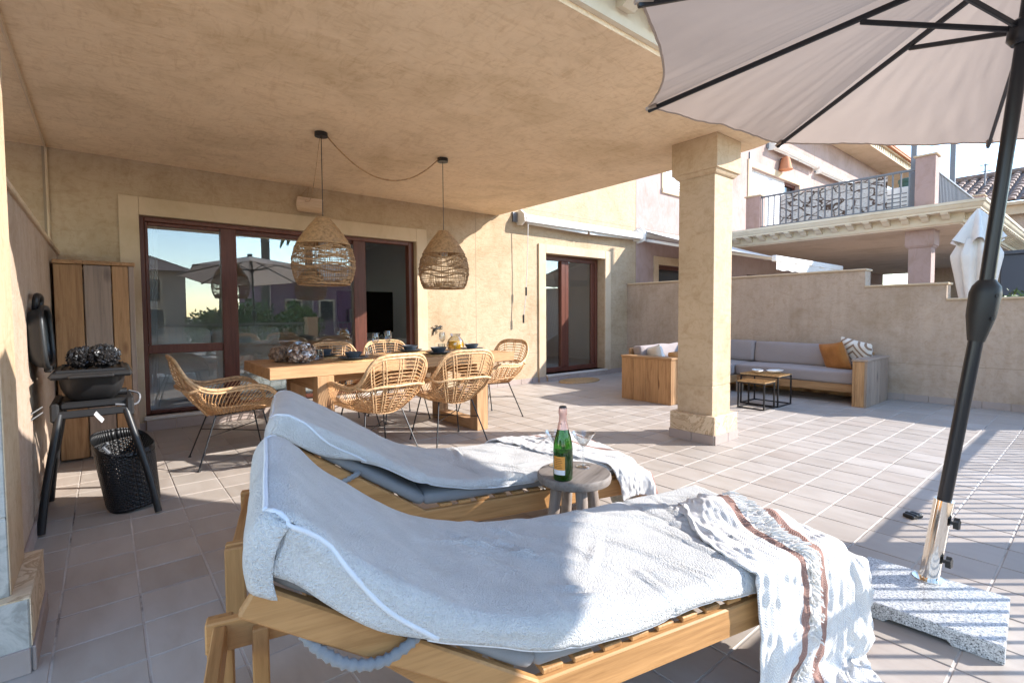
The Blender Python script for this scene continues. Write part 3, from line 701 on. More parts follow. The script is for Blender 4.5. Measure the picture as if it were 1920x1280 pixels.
# balcony slab
NX = 12.13
sb = MB(); sb.box((NX, SY, SZ), (26, WY, 3.10)); nslab = sb.build('balcony_slab', stucco('balcony_soffit', (.66, .54, .42), mott=.7), nb)
sweep_cornice([(NX, WY), (NX, SY), (26, SY)], [(-1, 0), (-1, -1), (0, -1)], PROF, nslab, M['white_trim'])
s = 2.05
while s < 6.4: ob('modillion', modillion_me, nslab, (NX-.04, s, 0), (0, 0, math.pi)); s += .30
s = NX+.15
while s < 24: ob('modillion', modillion_me, nslab, (s, SY-.04, 0), (0, 0, -math.pi/2)); s += .30
def pier(parent, x0, x1, y0, y1, z0, z1):
    p_ = root('pier', None, None); p_.parent = parent
    q = MB(); q.box((x0, y0, z0), (x1, y1, z1), .005); q.build('shaft', M['pink_trim'], p_)
    q = MB(); q.box((x0-.03, y0-.03, z1), (x1+.03, y1+.03, z1+.035), .008); q.build('cap', M['cream_trim'], p_)
pier(nb, 12.02, 12.32, 2.22, 2.52, 3.16, 4.12); pier(nb, 12.02, 12.32, 5.42, 5.75, 3.16, 3.95); pier(nb, 17.2, 17.5, 2.22, 2.52, 3.16, 4.12)
column(12.435, 12.867, 2.284, 2.742, 'pink square porch column under the neighbouring balcony', mats=(M['pink_trim'], M['pink'], M['pink']))
br = root('balcony_railing', 'dark metal balcony railing backed by a printed stone screen', 'railing', (0, 0, 0))
b2 = MB(); b2.box((-.012, -.012, 3.24), (.012, .012, 3.90)); b2m = b2.mesh('baluster', M['greymetal'])
y = 2.62
while y < 5.4: ob('baluster', b2m, br, (12.10, y, 0)); y += .132
for z0, z1 in ((3.90, 3.94), (3.20, 3.24)):
    q = MB(); q.box((12.075, 2.53, z0), (12.125, 5.42, z1), .004); q.build('rail', M['greymetal'], br)
q = MB(); P_ = []
for i in range(60):
    for z in (3.22, 3.5, 3.7, 3.90): P_.append((12.16+.012*math.sin(i*.9+z*3), 2.98+2.05*i/59, z))
q.grid(P_, 60, 4); q.build('stone_print_screen', M['stoneprint'], br, 180)
br2 = root('front_balcony_railing', 'pale metal railing along the sunny front of the balcony', 'railing')
x = 12.45
while x < 17.2: ob('baluster', b2m, br2, (x, 2.30, 0)); x += .132
for z0, z1 in ((3.90, 3.94), (3.20, 3.24)):
    q = MB(); q.box((12.33, 2.275, z0), (17.2, 2.325, z1), .004); q.build('rail', M['greymetal'], br2)
for (x, y, zt, lb) in ((12.40, 2.62, 5.6, 'tall grey steel post rising behind the balcony corner pier'), (14.3, 2.35, 5.02, 'grey steel post standing at the front balcony railing')):
    q = MB(); q.box((x-.045, y-.045, 3.1), (x+.045, y+.045, zt), .006); q.box((x-.055, y-.055, zt), (x+.055, y+.055, zt+.02)); tag(q.build('steel_post', M['greymetal']), lb, 'post')
q = MB(); q.lathe([(.12, 3.12), (.16, 3.3), (.16, 4.2), (.18, 4.22), (.18, 4.28), (.15, 4.3)], 16, (14.6, 3.2, 0)); tag(q.build('green_planter', nmat('dark_green_plastic', (.015, .06, .045), .5)[0], None, 40), 'tall dark green planter on the balcony', 'planter')
ac = root('air_conditioner', 'white air conditioning unit on the balcony floor behind the railing', 'air conditioner', (12.55, 2.72, 3.11))
q = MB(); q.box((-.15, -.05, .05), (.15, .55, .58), .012); q.build('casing', M['whitemetal'], ac)
for k in range(5):
    q = MB(); q.box((-.156, .0, .12+k*.08), (-.151, .5, .14+k*.08)); q.build('vent_slat', M['greymetal'], ac)
bl = root('terracotta_bell_lamp', 'terracotta bell shaped lamp on the upper pink wall', 'wall lamp', (15.58, 6.30, 5.38))
q = MB(); q.lathe([(.20, 0), (.17, .06), (.12, .3), (.09, .36), (.0, .38)], 16); q.build('shade', M['terracotta'], bl, 50)
q = MB(); q.beam((0, .0, .34), (0, .16, .34), .03, .03); q.build('bracket', M['black'], bl)

# awnings
def awning_closed(x0, x1, z, y, label, crank=False, sc=1.0):
    a = root('cassette_awning', label, 'awning', (0, 0, 0), group='closed cassette awnings on the walls')
    q = MB(); q.tube([(x0+.02, y-.115, z+.01), (x1-.02, y-.115, z+.01)], .062*sc, 14); q.build('roller', M['whitemetal'], a, 50)
    q = MB(); q.box((x0+.02, y-.23*sc, z-.075), (x1-.02, y-.19*sc, z+.02), .008); q.build('front_bar', M['whitemetal'], a)
    mid = (x0+x1)/2; ar = M['whitemetal']
    for (p, q_) in (((x0+.15, y-.10, z-.06), (mid-.03, y-.17, z-.10)), ((x1-.15, y-.10, z-.06), (mid+.03, y-.17, z-.10))):
        t = MB(); t.beam(p, q_, .03, .055, .006); t.build('folding_arm', ar, a)
    for x in (x0, x1-.03):
        t = MB(); t.prism([(y, z-.1), (y, z+.12), (y-.1, z+.14), (y-.2, z+.06), (y-.22, z-.06), (y-.12, z-.12)], x, x+.03, Matrix(((0, 0, 1, 0), (1, 0, 0, 0), (0, 1, 0, 0), (0, 0, 0, 1)))); t.build('end_cap', M['whitemetal'], a)
    t = MB(); t.box((x0-.1, y-.03, z-.06), (x0+.05, y, z+.1)); t.build('wall_bracket', M['greymetal'], a)
    return a
aw = awning_closed(5.40, 8.60, 2.80, WY, 'closed white awning above the patio door')
q = MB(); q.tube([(5.50, 6.27, 2.70), (5.49, 6.29, 2.0), (5.47, 6.30, 1.52), (5.44, 6.31, 1.25), (5.43, 6.32, 1.10)], .007, 6); q.build('crank_rod', M['whitemetal'], aw, 60)
for z, x in ((1.58, 5.475), (1.12, 5.43)):
    q = MB(); q.tube([(x, 6.30+(.02 if z < 1.3 else 0), z-.07), (x, 6.30+(.02 if z < 1.3 else 0), z+.07)], .016, 8); q.build('crank_handle', M['black'], aw, 60)
awning_closed(14.75, 18.05, 5.92, WY, 'closed white awning above the shuttered upper window', sc=1.3)
awning_closed(18.25, 21.3, 5.86, WY, 'closed white awning further along the upper pink wall', sc=1.3)
na = root('open_awning', 'open white folding arm awning over the neighbouring terrace', 'awning')
ey, ez = 3.70, 2.13
q = MB(); q.tube([(8.72, WY-.12, 2.86), (11.9, WY-.12, 2.86)], .075, 12); q.build('roller', M['whitemetal'], na, 50)
P_ = []
for i in range(12):
    t = i/11
    for j in range(10): P_.append((8.74+3.1*j/9, WY-.12+(ey-WY+.12)*t, 2.93+(ez-2.93)*t-.05*math.sin(t*math.pi)))
q = MB(); q.grid(P_, 12, 10); q.build('cloth', M['whitecloth'], na, 180)
q = MB(); q.box((8.70, ey-.06, ez-.07), (11.9, ey+.02, ez+.03), .012); q.build('front_bar', M['whitemetal'], na)
P_ = [(8.74+3.1*j/39, ey-.05+.01*math.sin(j*.8), ez-.05-.16*i+.01*math.sin(j*1.4)*i) for i in range(2) for j in range(40)]
q = MB(); q.grid(P_, 2, 40); q.build('valance', M['whitecloth'], na, 180)
for (xa, xb) in ((8.85, 9.05), (11.7, 11.5)):
    q = MB(); q.beam((xa, WY-.1, 2.74), (xb, 5.0, 2.40), .05, .06, .008); q.beam((xb, 5.0, 2.40), (xa, ey, ez-.02), .045, .05, .008); q.build('folding_arm', M['whitemetal'], na)
q = MB(); q.prism([(WY, 2.66), (WY, 2.98), (6.32, 2.99), (6.24, 2.86), (6.26, 2.70)], 8.69, 8.73, Matrix(((0, 0, 1, 0), (1, 0, 0, 0), (0, 1, 0, 0), (0, 0, 0, 1)))); q.build('end_cap', M['whitemetal'], na)

# closed white parasol behind the garden wall
cp = root('closed_parasol', 'closed white parasol tied together behind the garden wall', 'parasol', (9.55, 1.28, 0))
def folded(z0, z1, prof, amp, nf, name, seed):
    q = MB(); P_ = []; nu, nv = 22, 97
    for i in range(nu):
        t = i/(nu-1); z = z0+(z1-z0)*t
        rr = np.interp(t, [p[0] for p in prof], [p[1] for p in prof])
        for j in range(nv):
            a = 2*math.pi*j/(nv-1)
            f = 1+amp*math.sin(nf*a+seed)*(.5+t)+.25*amp*math.sin((nf*2+1)*a+2*t)
            P_.append((rr*f*math.cos(a), rr*f*math.sin(a), z+.05*math.sin(nf*a+seed)*t))
    q.grid(P_, nu, nv); q.build(name, M['whitecloth'], cp, 180)
folded(2.62, 2.16, [(0, .03), (.2, .09), (.6, .17), (1, .24)], .22, 6, 'canopy_cap', .4)
folded(2.22, 1.05, [(0, .16), (.2, .24), (.45, .19), (.8, .13), (.9, .13), (1, .19)], .25, 7, 'folded_canopy', 1.3)
q = MB(); q.tube([(0, 0, 0), (0, 0, 2.64)], .024, 10); q.build('pole', M['whitemetal'], cp, 60)
q = MB(); q.tube([(.14*math.cos(a), .14*math.sin(a), 1.28) for a in [k*math.pi/8 for k in range(16)]], .012, 6, closed=True); q.build('tie_strap', M['whitecloth'], cp, 60)
q = MB(); q.lathe([(.28, -.02), (.28, .06), (.05, .09), (.05, .3)], 20); q.build('base', M['granite'], cp, 40)

def bush(name, label, c, rx, rz, n, sz, seed, mat=None):
    rg = random.Random(seed); t = root(name, label, 'bush', c)
    q = MB()
    for k in range(n):
        while True:
            p = Vector((rg.uniform(-1, 1), rg.uniform(-1, 1), rg.uniform(-1, 1)))
            if .25 < p.length < 1: break
        p *= .7+.3*mnoise.noise(p*2.3+Vector((seed, 0, 0)))+.1
        p = Vector((p.x*rx, p.y*rx, rz+p.z*rz)); d = Vector((rg.gauss(0, 1), rg.gauss(0, 1), rg.gauss(.3, 1))).normalized(); e = d.orthogonal().normalized(); L = sz*rg.uniform(.6, 1.3)
        q.add([p, p+d*L*.5+e*L*.22, p+d*L, p+d*L*.5-e*L*.22], [(0, 1, 2, 3)])
    q.build('foliage', mat or M['leaf'], t)
    q = MB()
    for k in range(5): q.tube([(0, 0, -.1), (rg.uniform(-.3, .3)*rx, rg.uniform(-.3, .3)*rx, rz), (rg.uniform(-.7, .7)*rx, rg.uniform(-.7, .7)*rx, rz*1.6)], [.03, .02, .008], 5)
    q.build('stem', M['bark2'], t)
bush('leafy_shrub', 'leafy green shrub showing above the lowest part of the garden wall', (10.9, .95, 0), .55, .82, 2600, .08, 3)
bush('leafy_shrub', 'round green shrub beside the dark gate pillar', (13.4, .75, 0), .5, .75, 1600, .08, 5)
q = MB(); q.box((14.2, 1.15, -.1), (14.75, 1.55, 2.35), .02); q.box((14.15, 1.1, 2.35), (14.8, 1.6, 2.42), .01); tag(q.build('gate_pillar', nmat('dark_blue_grey_render', (.09, .105, .13), .8)[0]), 'dark blue grey gate pillar beyond the garden wall', 'pillar')
q = MB(); q.box((10.45, -.30, -.1), (11.6, .10, 3.92)); q2 = root('shadow_block', 'unseen pink rendered block added to cast the shadow strip on the terrace', 'shadow block'); q.build('stack', M['pink'], q2)  # unseen block added outside the view, sized to cast the floor's shadow strip
q = MB(); q.box((10.43, -.32, 3.921), (11.62, .12, 3.95), .006); q.build('cap', M['cream_trim'], q2)

# far houses
def roof_tiles(mb, x0, y0, y1, z0, run, rise, pitch=.3, rows=10, dirx=1):
    """barrel tiled slope rising in +x from the eave at x0"""
    ny = int((y1-y0)/pitch); L = math.hypot(run, rise); 
    for r in range(rows):
        for k in range(ny):
            yc = y0+(k+.5)*pitch; s0, s1 = r/rows, (r+1.12)/rows; vs = []
            for (s, rad, lift) in ((s0, pitch*.36, .05), (s1, pitch*.30, .015)):
                for a in range(5):
                    an = math.pi*a/4; vs.append((x0+dirx*run*s-dirx*.0, yc-rad*math.cos(an), z0+rise*s+lift+rad*.75*math.sin(an)))
            mb.add(vs, [(i, i+1, i+6, i+5) for i in range(4)]+[(0, 1, 2, 3, 4)])
    mb.add([(x0, y0, z0), (x0+dirx*run, y0, z0+rise), (x0+dirx*run, y1, z0+rise), (x0, y1, z0)], [(0, 1, 2, 3)])
fh = root('distant_house', 'cream house with barrel tiled roof far behind the parasol pole', 'house')
q = MB(); q.box((24, -9, -.5), (34, 4.7, 4.75)); q.build('wall', M['garden'], fh)
q = MB(); q.box((23.55, -9, 4.75), (34, 4.9, 4.85)); q.box((23.7, -9, 4.45), (24, 4.8, 4.75)); q.build('eave', M['cream_trim'], fh)
q = MB(); roof_tiles(q, 23.5, -9, 5.0, 4.86, 5.2, 1.9, .32, 11); rf_ = q.build('roof', M['rooftile'], fh); tag(rf_, kind='stuff')
q = MB(); q.tube([(28.7, -9, 6.85), (28.7, 5, 6.85)], .13, 8); q.build('ridge', M['rooftile'], rf_, 60)
q = MB(); q.box((23.97, 3.0, 2.9), (24, 4.2, 4.3)); q.build('shutter', nmat('dark_red_shutter', (.16, .02, .02), .6)[0], fh)
for y in (-5, -1.2, 1.1):
    w_ = root('window', None, None); w_.parent = fh
    q = MB(); q.box((23.95, y, .9), (23.99, y+1.0, 2.4)); q.build('pane', M['darkglass'], w_)
    q = MB(); q.box((23.93, y-.12, .78), (23.995, y, 2.52)); q.box((23.93, y+1.0, .78), (23.995, y+1.12, 2.52)); q.box((23.93, y, 2.4), (23.995, y+1.0, 2.52)); q.build('frame', M['cream_trim'], w_)
q = MB(); q.tube([(26.5, 3.4, 5.5), (26.5, 3.4, 6.9)], .03, 6); q.tube([(26.5, 3.2, 6.6), (26.5, 3.6, 6.6)], .02, 5); q.tube([(26.5, 3.25, 6.85), (26.5, 3.55, 6.85)], .02, 5); q.build('aerial', M['greymetal'], fh)

# houses and palms across the street (they stand behind the camera and show in the window panes)
def street_house(x0, x1, y, d, h, mat, label, wins):
    t = root('street_house', label, 'house', (0, 0, -.6), group='houses across the street')
    q = MB(); q.box((x0, y-d, 0), (x1, y, h)); q.build('wall', mat, t)
    q = MB(); e = .45; xm = (x0+x1)/2; ym = y-d/2
    q.add([(x0-e, y+e, h), (x1+e, y+e, h), (x1+e, y-d-e, h), (x0-e, y-d-e, h), (x0+d/2, ym, h+1.5), (x1-d/2, ym, h+1.5)], [(0, 1, 5, 4), (1, 2, 5), (2, 3, 4, 5), (3, 0, 4), (3, 2, 1, 0)]); q.build('roof', M['rooftile'], t)
    for (x, z, ww, hh) in wins:
        w_ = root('window', None, None); w_.parent = t
        q = MB(); q.box((x, y+.01, z), (x+ww, y+.02, z+hh)); q.build('pane', M['darkglass'], w_)
        q = MB(); q.box((x-.12, y+.005, z-.12), (x, y+.06, z+hh+.12)); q.box((x+ww, y+.005, z-.12), (x+ww+.12, y+.06, z+hh+.12)); q.box((x, y+.005, z+hh), (x+ww, y+.06, z+hh+.12)); q.build('frame', M['cream_trim'], w_)
street_house(-3.0, 3.0, -15, 7, 3.9, M['garden'], 'grey beige house with balcony across the street', [(1.2, 2.5, .8, 1.0), (1.2, .9, .9, 1.2), (-1.5, 2.5, .8, 1.0)])
street_house(7.5, 17, -19, 8, 4.0, nmat('purple_render', (.20, .10, .14), .9)[0], 'purple rendered house across the street', [(8.6, 1.5, .8, 1.2), (10.6, 1.5, .8, 1.2), (12.8, 1.5, .8, 1.2), (15, 1.5, .8, 1.2)])
for (x, y, h, lb, sd) in ((4.3, -13.5, 9.0, 'tall palm tree nearest the grey beige street house', 1), (6.2, -14, 9.3, 'tall palm tree between the two street houses', 2), (8.6, -15, 8.2, 'shaggy palm tree in front of the purple street house', 3)):
    rg = random.Random(sd); t = root('palm_tree', lb, 'palm tree', (x, y, -.6), group='palms across the street')
    q = MB(); q.tube([(0, 0, 0), (.1, .05, h*.5), (.05, .1, h)], [.26, .2, .19], 9); q.build('trunk', M['bark2'], t, 60)
    q = MB()
    for k in range(34):
        a = rg.uniform(0, 2*math.pi); el = rg.uniform(-.9, 1.1); L = rg.uniform(1.6, 2.4); prev = None
        for s in range(7):
            f = s/6; rr = L*f*math.cos(el); z = h+L*f*math.sin(el)-1.3*f*f
            p = Vector((rr*math.cos(a), rr*math.sin(a), z)); sd_ = Vector((-math.sin(a), math.cos(a), 0))*(.28*math.sin(math.pi*(f*.85+.1)))
            if prev: q.add([prev[0]-prev[1]+Vector((0, 0, -.12)), prev[0], p, p-sd_+Vector((0, 0, -.12))], [(0, 1, 2, 3)]); q.add([prev[0], prev[0]+prev[1]+Vector((0, 0, -.12)), p+sd_+Vector((0, 0, -.12)), p], [(0, 1, 2, 3)])
            prev = (p, sd_)
    q.build('crown', M['leaf'], t)
for (x, y, s_) in ((3.6, -12, 1.0), (5.2, -12.5, 1.2), (7.2, -12, 1.1)):
    bush('hedge_shrub', 'tall street hedge shrub %s' % {3.6: 'beside the grey beige house', 5.2: 'between two palms', 7.2: 'before the purple house'}[x], (x, y, -.6), 1.2*s_, 1.15*s_, 2200, .22, int(x*10))

# ================================================================== OBJECTS
# ---- rattan chairs (local +y is the front)
def chair_proto():
    c = root('rattan_armchair', 'x', 'chair', (0, 0, 0), group='rattan armchairs around the dining table')
    half = [(.0, -.43, .885), (.13, -.425, .882), (.215, -.405, .855), (.265, -.375, .79), (.285, -.33, .715), (.298, -.26, .655), (.312, -.16, .625), (.322, -.02, .635), (.325, .12, .645), (.318, .22, .615), (.30, .285, .55), (.272, .315, .475), (.25, .31, .445)]
    rimh = catmull(half, 7)
    rim = [Vector((-p.x, p.y, p.z)) for p in rimh[::-1]]+rimh[1:]
    seath = catmull([(0, -.20, .405), (.12, -.19, .41), (.205, -.12, .42), (.235, .02, .43), (.245, .16, .437), (.25, .31, .445)], 7)
    q = MB(); q.tube(rim, .0135, 7); q.tube([p+Vector((0, .004, -.024)) for p in rim], .010, 6)
    front = catmull([(-.25, .31, .445), (-.1, .335, .44), (.1, .335, .44), (.25, .31, .445)], 6); q.tube(front, .012, 6)
    q.build('rim', M['rattan_rim'], c, 180)
    n = len(rimh)
    def rimpt(t):                      # t in -1..1 , 0 = centre of back
        s = abs(t)*(n-1); i = min(int(s), n-2); p = rimh[i].lerp(rimh[i+1], s-i); return Vector((math.copysign(p.x, t) if t else 0, p.y, p.z))
    m_ = len(seath)
    def seatpt(t):
        s = abs(t)*(m_-1); i = min(int(s), m_-2); p = seath[i].lerp(seath[i+1], s-i); return Vector((math.copysign(p.x, t) if t else 0, p.y, p.z))
    def surf(t, v):                    # v: 0 rim .. 1 seat line; bowed outwards/backwards
        a, b_ = rimpt(t), seatpt(t); p = a.lerp(b_, v)
        bow = math.sin(math.pi*min(v*1.05, 1))*.05*(1-.55*abs(t))
        n_ = Vector((math.copysign(min(abs(t)*2, 1), t), -(1-min(abs(t)*1.6, 1)), -.3)).normalized()
        return p+n_*bow
    # upright ribs in the back, doubled canes
    q = MB()
    for t in (-.21, -.105, 0, .105, .21):
        for o in (-.007, .007):
            pts = [surf(t*(1-.12*v)+o*.8, v)+Vector((o, 0, 0)) for v in [k/9 for k in range(10)]]
            sx = pts[-1].x
            pts += [Vector((sx*(1+.15*k/3), -.2+.53*k/4+.02, .412+.028*k/4)) for k in range(1, 5)]
            q.tube(pts, .0062, 5)
    q.build('upright_canes', M['rattan_rim'], c, 180)
    # back hoop rail
    q = MB(); q.tube(catmull([surf(-.43, .02)+Vector((-.005, -.012, 0)), surf(-.30, .34)+Vector((0, -.018, 0)), surf(-.16, .46)+Vector((0, -.02, 0)), surf(0, .49)+Vector((0, -.02, 0)), surf(.16, .46)+Vector((0, -.02, 0)), surf(.30, .34)+Vector((0, -.018, 0)), surf(.43, .02)+Vector((.005, -.012, 0))], 6), .0115, 6); q.build('back_hoop', M['rattan_rim'], c, 180)
    # horizontal canes of the back and the fan of side canes
    q = MB()
    for k in range(17):
        v = .05+.93*k/16; w_ = .40 if v < .5 else .46
        q.tube([surf(t, v) for t in [-w_+2*w_*j/12 for j in range(13)]], .0042, 4)
    for sg in (-1, 1):
        for k in range(30):
            t = .40+.58*k/29; t2 = min(.99, max(.18, t-.16+.14*((t-.4)/.6)))
            q.tube([surf(sg*(t+(t2-t)*v), v) for v in (0, .25, .5, .75, 1)], .004, 4)
        q.tube([surf(sg*(.28+.70*j/12), .62+.2*j/12) for j in range(13)], .006, 5)
    for k in range(22):                 # seat canes
        y = -.185+.50*k/21; t = min(1, max(0, (y+.2)/.51)); p = None
        for i in range(m_-1):
            if seath[i].y <= y <= seath[i+1].y: p = seath[i].lerp(seath[i+1], (y-seath[i].y)/max(1e-6, seath[i+1].y-seath[i].y)); break
        if p: q.tube([(-p.x, y, p.z), (-p.x*.5, y, p.z-.018), (0, y, p.z-.024), (p.x*.5, y, p.z-.018), (p.x, y, p.z)], .005, 4)
    tag(q.build('cane_weave', M['rattan'], c, 180), kind='stuff')
    # steel frame
    q = MB(); fr = [(-.17, -.14), (.17, -.14), (.19, .2), (-.19, .2)]
    q.tube([(x, y, .405 if y < 0 else .425) for x, y in fr], .006, 6, closed=True); q.build('seat_ring', M['black'], c, 180)
    for (tx, ty, fx, fy) in ((-.17, -.14, -.265, -.28), (.17, -.14, .265, -.28), (.19, .2, .265, .28), (-.19, .2, -.265, .28)):
        q = MB(); q.tube([(tx, ty, .41), (fx, fy, .008)], .0065, 6); q.lathe([(.012, 0), (.013, .006), (.007, .012)], 8, (fx, fy, 0)); q.build('leg', M['black'], c, 60)
    def on(leg, z):
        tx, ty, fx, fy = leg; f = (.41-z)/.40; return Vector((tx+(fx-tx)*f, ty+(fy-ty)*f, z))
    L = [(-.17, -.14, -.265, -.28), (.17, -.14, .265, -.28), (.19, .2, .265, .28), (-.19, .2, -.265, .28)]
    q = MB(); q.tube([on(L[0], .24), on(L[2], .24)], .0045, 5); q.tube([on(L[1], .247), on(L[3], .247)], .0045, 5); q.build('cross_stretcher', M['black'], c)
    return c
chair0 = chair_proto()
spots = [(.80, 4.715, -90, 'rattan armchair at the window end of the table, beside the barbecue', 0),
         (1.76, 4.00, 6, 'rattan armchair on the near side, the one closer to the silver vase', 1),
         (2.49, 4.00, -4, 'rattan armchair on the near side, the one closer to the porch column', 1),
         (3.45, 4.63, 96, 'rattan armchair at the far end of the table near the patio door', 2),
         (2.00, 5.32, 180, 'rattan armchair on the window side of the table behind the vase', 3),
         (2.63, 5.32, 176, 'rattan armchair on the window side of the table behind the wine glasses', 3)]
for i, (x, y, a, lb, g_) in enumerate(spots):
    c = chair0 if i == 0 else copy_tree(chair0)
    c.location = (x, y, 0); c.rotation_euler = (0, 0, R(a)); c['label'] = lb

# ---- dining table
tb = root('dining_table', 'long thick wooden dining table under the two pendant lamps', 'table', (.97, 4.15, 0))
TL, TW, TZ = 2.46, .91, .79
for k in range(4):
    q = MB(); q.box((.0, k*TW/4+.0012, TZ-.092+.001*k), (TL, (k+1)*TW/4-.0012, TZ-.0005*(k % 2)), .004); q.build('top_plank', M['oakX'], tb)
for x in (.36, 1.96):
    fr_ = root('leg_frame', None, None); fr_.parent = tb
    for y in (.0, TW-.13):
        q = MB(); q.box((x, y+.0, .0), (x+.14, y+.13, TZ-.093), .005); q.build('post', M['oakZ'], fr_)
    q = MB(); q.box((x+.003, .131, .0), (x+.137, TW-.131, .10), .005); q.build('floor_beam', M['oakY'], fr_)
    q = MB(); q.box((x+.003, .131, TZ-.22), (x+.137, TW-.131, TZ-.094), .005); q.build('top_beam', M['oakY'], fr_)
q = MB(); q.box((.501, TW/2-.06, TZ-.20), (1.959, TW/2+.06, TZ-.094), .005); q.build('stretcher', M['oakX'], tb)

# ---- tableware
def mat_round(x, y, z, label, r=.19):
    q = MB()
    for k in range(12): rr = r*(k+.6)/12; q.tube([(rr*math.cos(a), rr*math.sin(a), .004) for a in [j*2*math.pi/28 for j in range(28)]], .0075*r/.19, 5, closed=True)
    tag(q.build('placemat', M['seagrass'], None, 180, (x, y, z)), label, 'placemat', 'round placemats on the dining table')
def plate(x, y, z, r, label): 
    q = MB(); q.lathe([(r*.55, 0), (r*.6, .004), (r*.96, .018), (r, .021), (r*.97, .023), (r*.6, .010), (0, .009)], 28); tag(q.build('plate', M['slate'], None, 40, (x, y, z)), label, 'plate', 'plates laid on the dining table')
def bowl(x, y, z, r, label):
    q = MB(); q.lathe([(r*.5, 0), (r*.62, .006), (r*.9, .038), (r, .055), (r*.96, .056), (r*.85, .04), (r*.5, .012), (0, .010)], 28); tag(q.build('bowl', M['slate'], None, 40, (x, y, z)), label, 'bowl', 'bowls laid on the dining table')
def tumbler(x, y, z, label, r=.04, h=.09):
    q = MB(); q.lathe([(r*.8, 0), (r*.98, .02), (r, h*.5), (r*.93, h), (r*.90, h), (r*.96, h*.5), (r*.75, .012), (0, .01)], 20); tag(q.build('tumbler', M['drink'], None, 40, (x, y, z)), label, 'glass', 'tumblers on the dining table')
def wineglass(x, y, z, label, h=.2):
    q = MB(); q.lathe([(.034, 0), (.032, .004), (.006, .01), (.004, h*.45), (.018, h*.5), (.038, h*.66), (.036, h*.85), (.030, h), (.028, h), (.034, h*.85), (.036, h*.66), (.016, h*.52), (0, h*.49)], 20); tag(q.build('wine_glass', M['drink'], None, 40, (x, y, z)), label, 'wine glass', 'wine glasses on the dining table')
TT = TZ
places = [(1.62, 4.86, 'window side of the table behind the vase', 1), (1.72, 4.36, 'near side of the table by the vase', 0), (2.55, 4.86, 'window side of the table by the wine glasses', 1), (2.62, 4.38, 'near side of the table by the column', 1)]
for (x, y, w_, bw) in places:
    mat_round(x, y, TT, 'round seagrass placemat on the '+w_); plate(x, y, TT+.012, .135, 'dark blue grey plate on the '+w_)
    bowl(x, y, TT+.024, .085 if bw else .078, 'dark blue grey bowl on the '+w_)
mat_round(3.18, 4.60, TT, 'round seagrass placemat at the patio door end of the table'); plate(3.18, 4.60, TT+.012, .135, 'dark blue grey plate at the patio door end of the table'); bowl(3.18, 4.60, TT+.024, .08, 'dark blue grey bowl at the patio door end of the table')
tumbler(1.50, 4.62, TT, 'clear tumbler right beside the silver vase', .042, .10); tumbler(2.02, 4.72, TT, 'clear tumbler in the middle of the table'); tumbler(2.86, 4.72, TT, 'clear tumbler near the juice carafe')
wineglass(2.18, 4.92, TT, 'stemmed wine glass at the table middle, the one nearer the vase', .22); wineglass(2.36, 5.0, TT, 'stemmed wine glass at the table middle, the one nearer the carafe', .24); wineglass(2.98, 4.90, TT, 'stemmed wine glass beside the juice carafe', .21)
cf = root('juice_carafe', 'wide glass carafe of orange juice on the dining table', 'carafe', (3.12, 4.84, TT))
q = MB(); q.lathe([(.055, 0), (.09, .01), (.105, .06), (.085, .12), (.05, .16), (.065, .19), (.06, .19), (.045, .16), (.08, .12), (.1, .06), (.085, .014), (0, .012)], 24); q.build('glass_body', M['drink'], cf, 40)
q = MB(); q.lathe([(.08, .016), (.096, .06), (.084, .105), (0, .106)], 24); q.build('juice', M['juice'], cf, 40)
def rocky(name, label, loc, rx, rz, mat, seed, opening=True, cat='vase', nf=90, squash=1.0):
    """vase covered in overlapping shell-like flakes"""
    rg = random.Random(seed); t = root(name, label, cat, loc)
    q = MB(); pr_ = []
    for i in range(15):
        a = i/14*math.pi*(.86 if opening else 1.0); pr_.append((max(.001, rx*math.sin(a)*.93+(.02 if i == 0 else 0)), rz-rz*math.cos(a)))
    q.lathe(pr_, 24, capb=True, capt=True); q.build('body', mat, t, 180)
    q = MB()
    for k in range(nf):
        u_ = rg.uniform(.12, .84); th = rg.uniform(0, 2*math.pi); a = u_*math.pi
        p = Vector((rx*math.sin(a)*math.cos(th), rx*math.sin(a)*math.sin(th), rz-rz*math.cos(a)))
        n_ = Vector((p.x/rx, p.y/rx, (p.z-rz)/rz)).normalized(); e = n_.orthogonal().normalized(); e = Matrix.Rotation(rg.uniform(0, 6.28), 3, n_) @ e; f = n_.cross(e)
        s_ = rx*rg.uniform(.18, .34); nn = 7; ring = []
        for j in range(nn):
            an = 2*math.pi*j/nn; rr = s_*rg.uniform(.65, 1.1); ring.append(p+e*rr*math.cos(an)+f*rr*.6*math.sin(an)+n_*(rg.uniform(-.10, .06)*rx))
        q.add(ring+[p+n_*rx*rg.uniform(.06, .14), p-n_*rx*.1], [(j, (j+1) % nn, nn) for j in range(nn)]+[((j+1) % nn, j, nn+1) for j in range(nn)])
    tag(q.build('shell_flakes', mat, t), kind='stuff')
    if opening:
        q = MB(); zt = rz-rz*math.cos(.86*math.pi); q.lathe([(rx*.42, zt-.01), (rx*.46, zt+.02), (rx*.43, zt+.02), (rx*.38, zt-.005)], 20); q.build('glass_rim', M['drink'], t, 60)
    return t
rocky('shell_vase', 'silver shell covered vase on the near corner of the dining table', (1.30, 4.47, TT), .125, .085, M['silver'], 4, nf=110)
rocky('bark_vase', 'smaller brown bark textured vase behind the silver one', (1.20, 4.68, TT), .105, .07, M['bark'], 9, opening=False, nf=90)

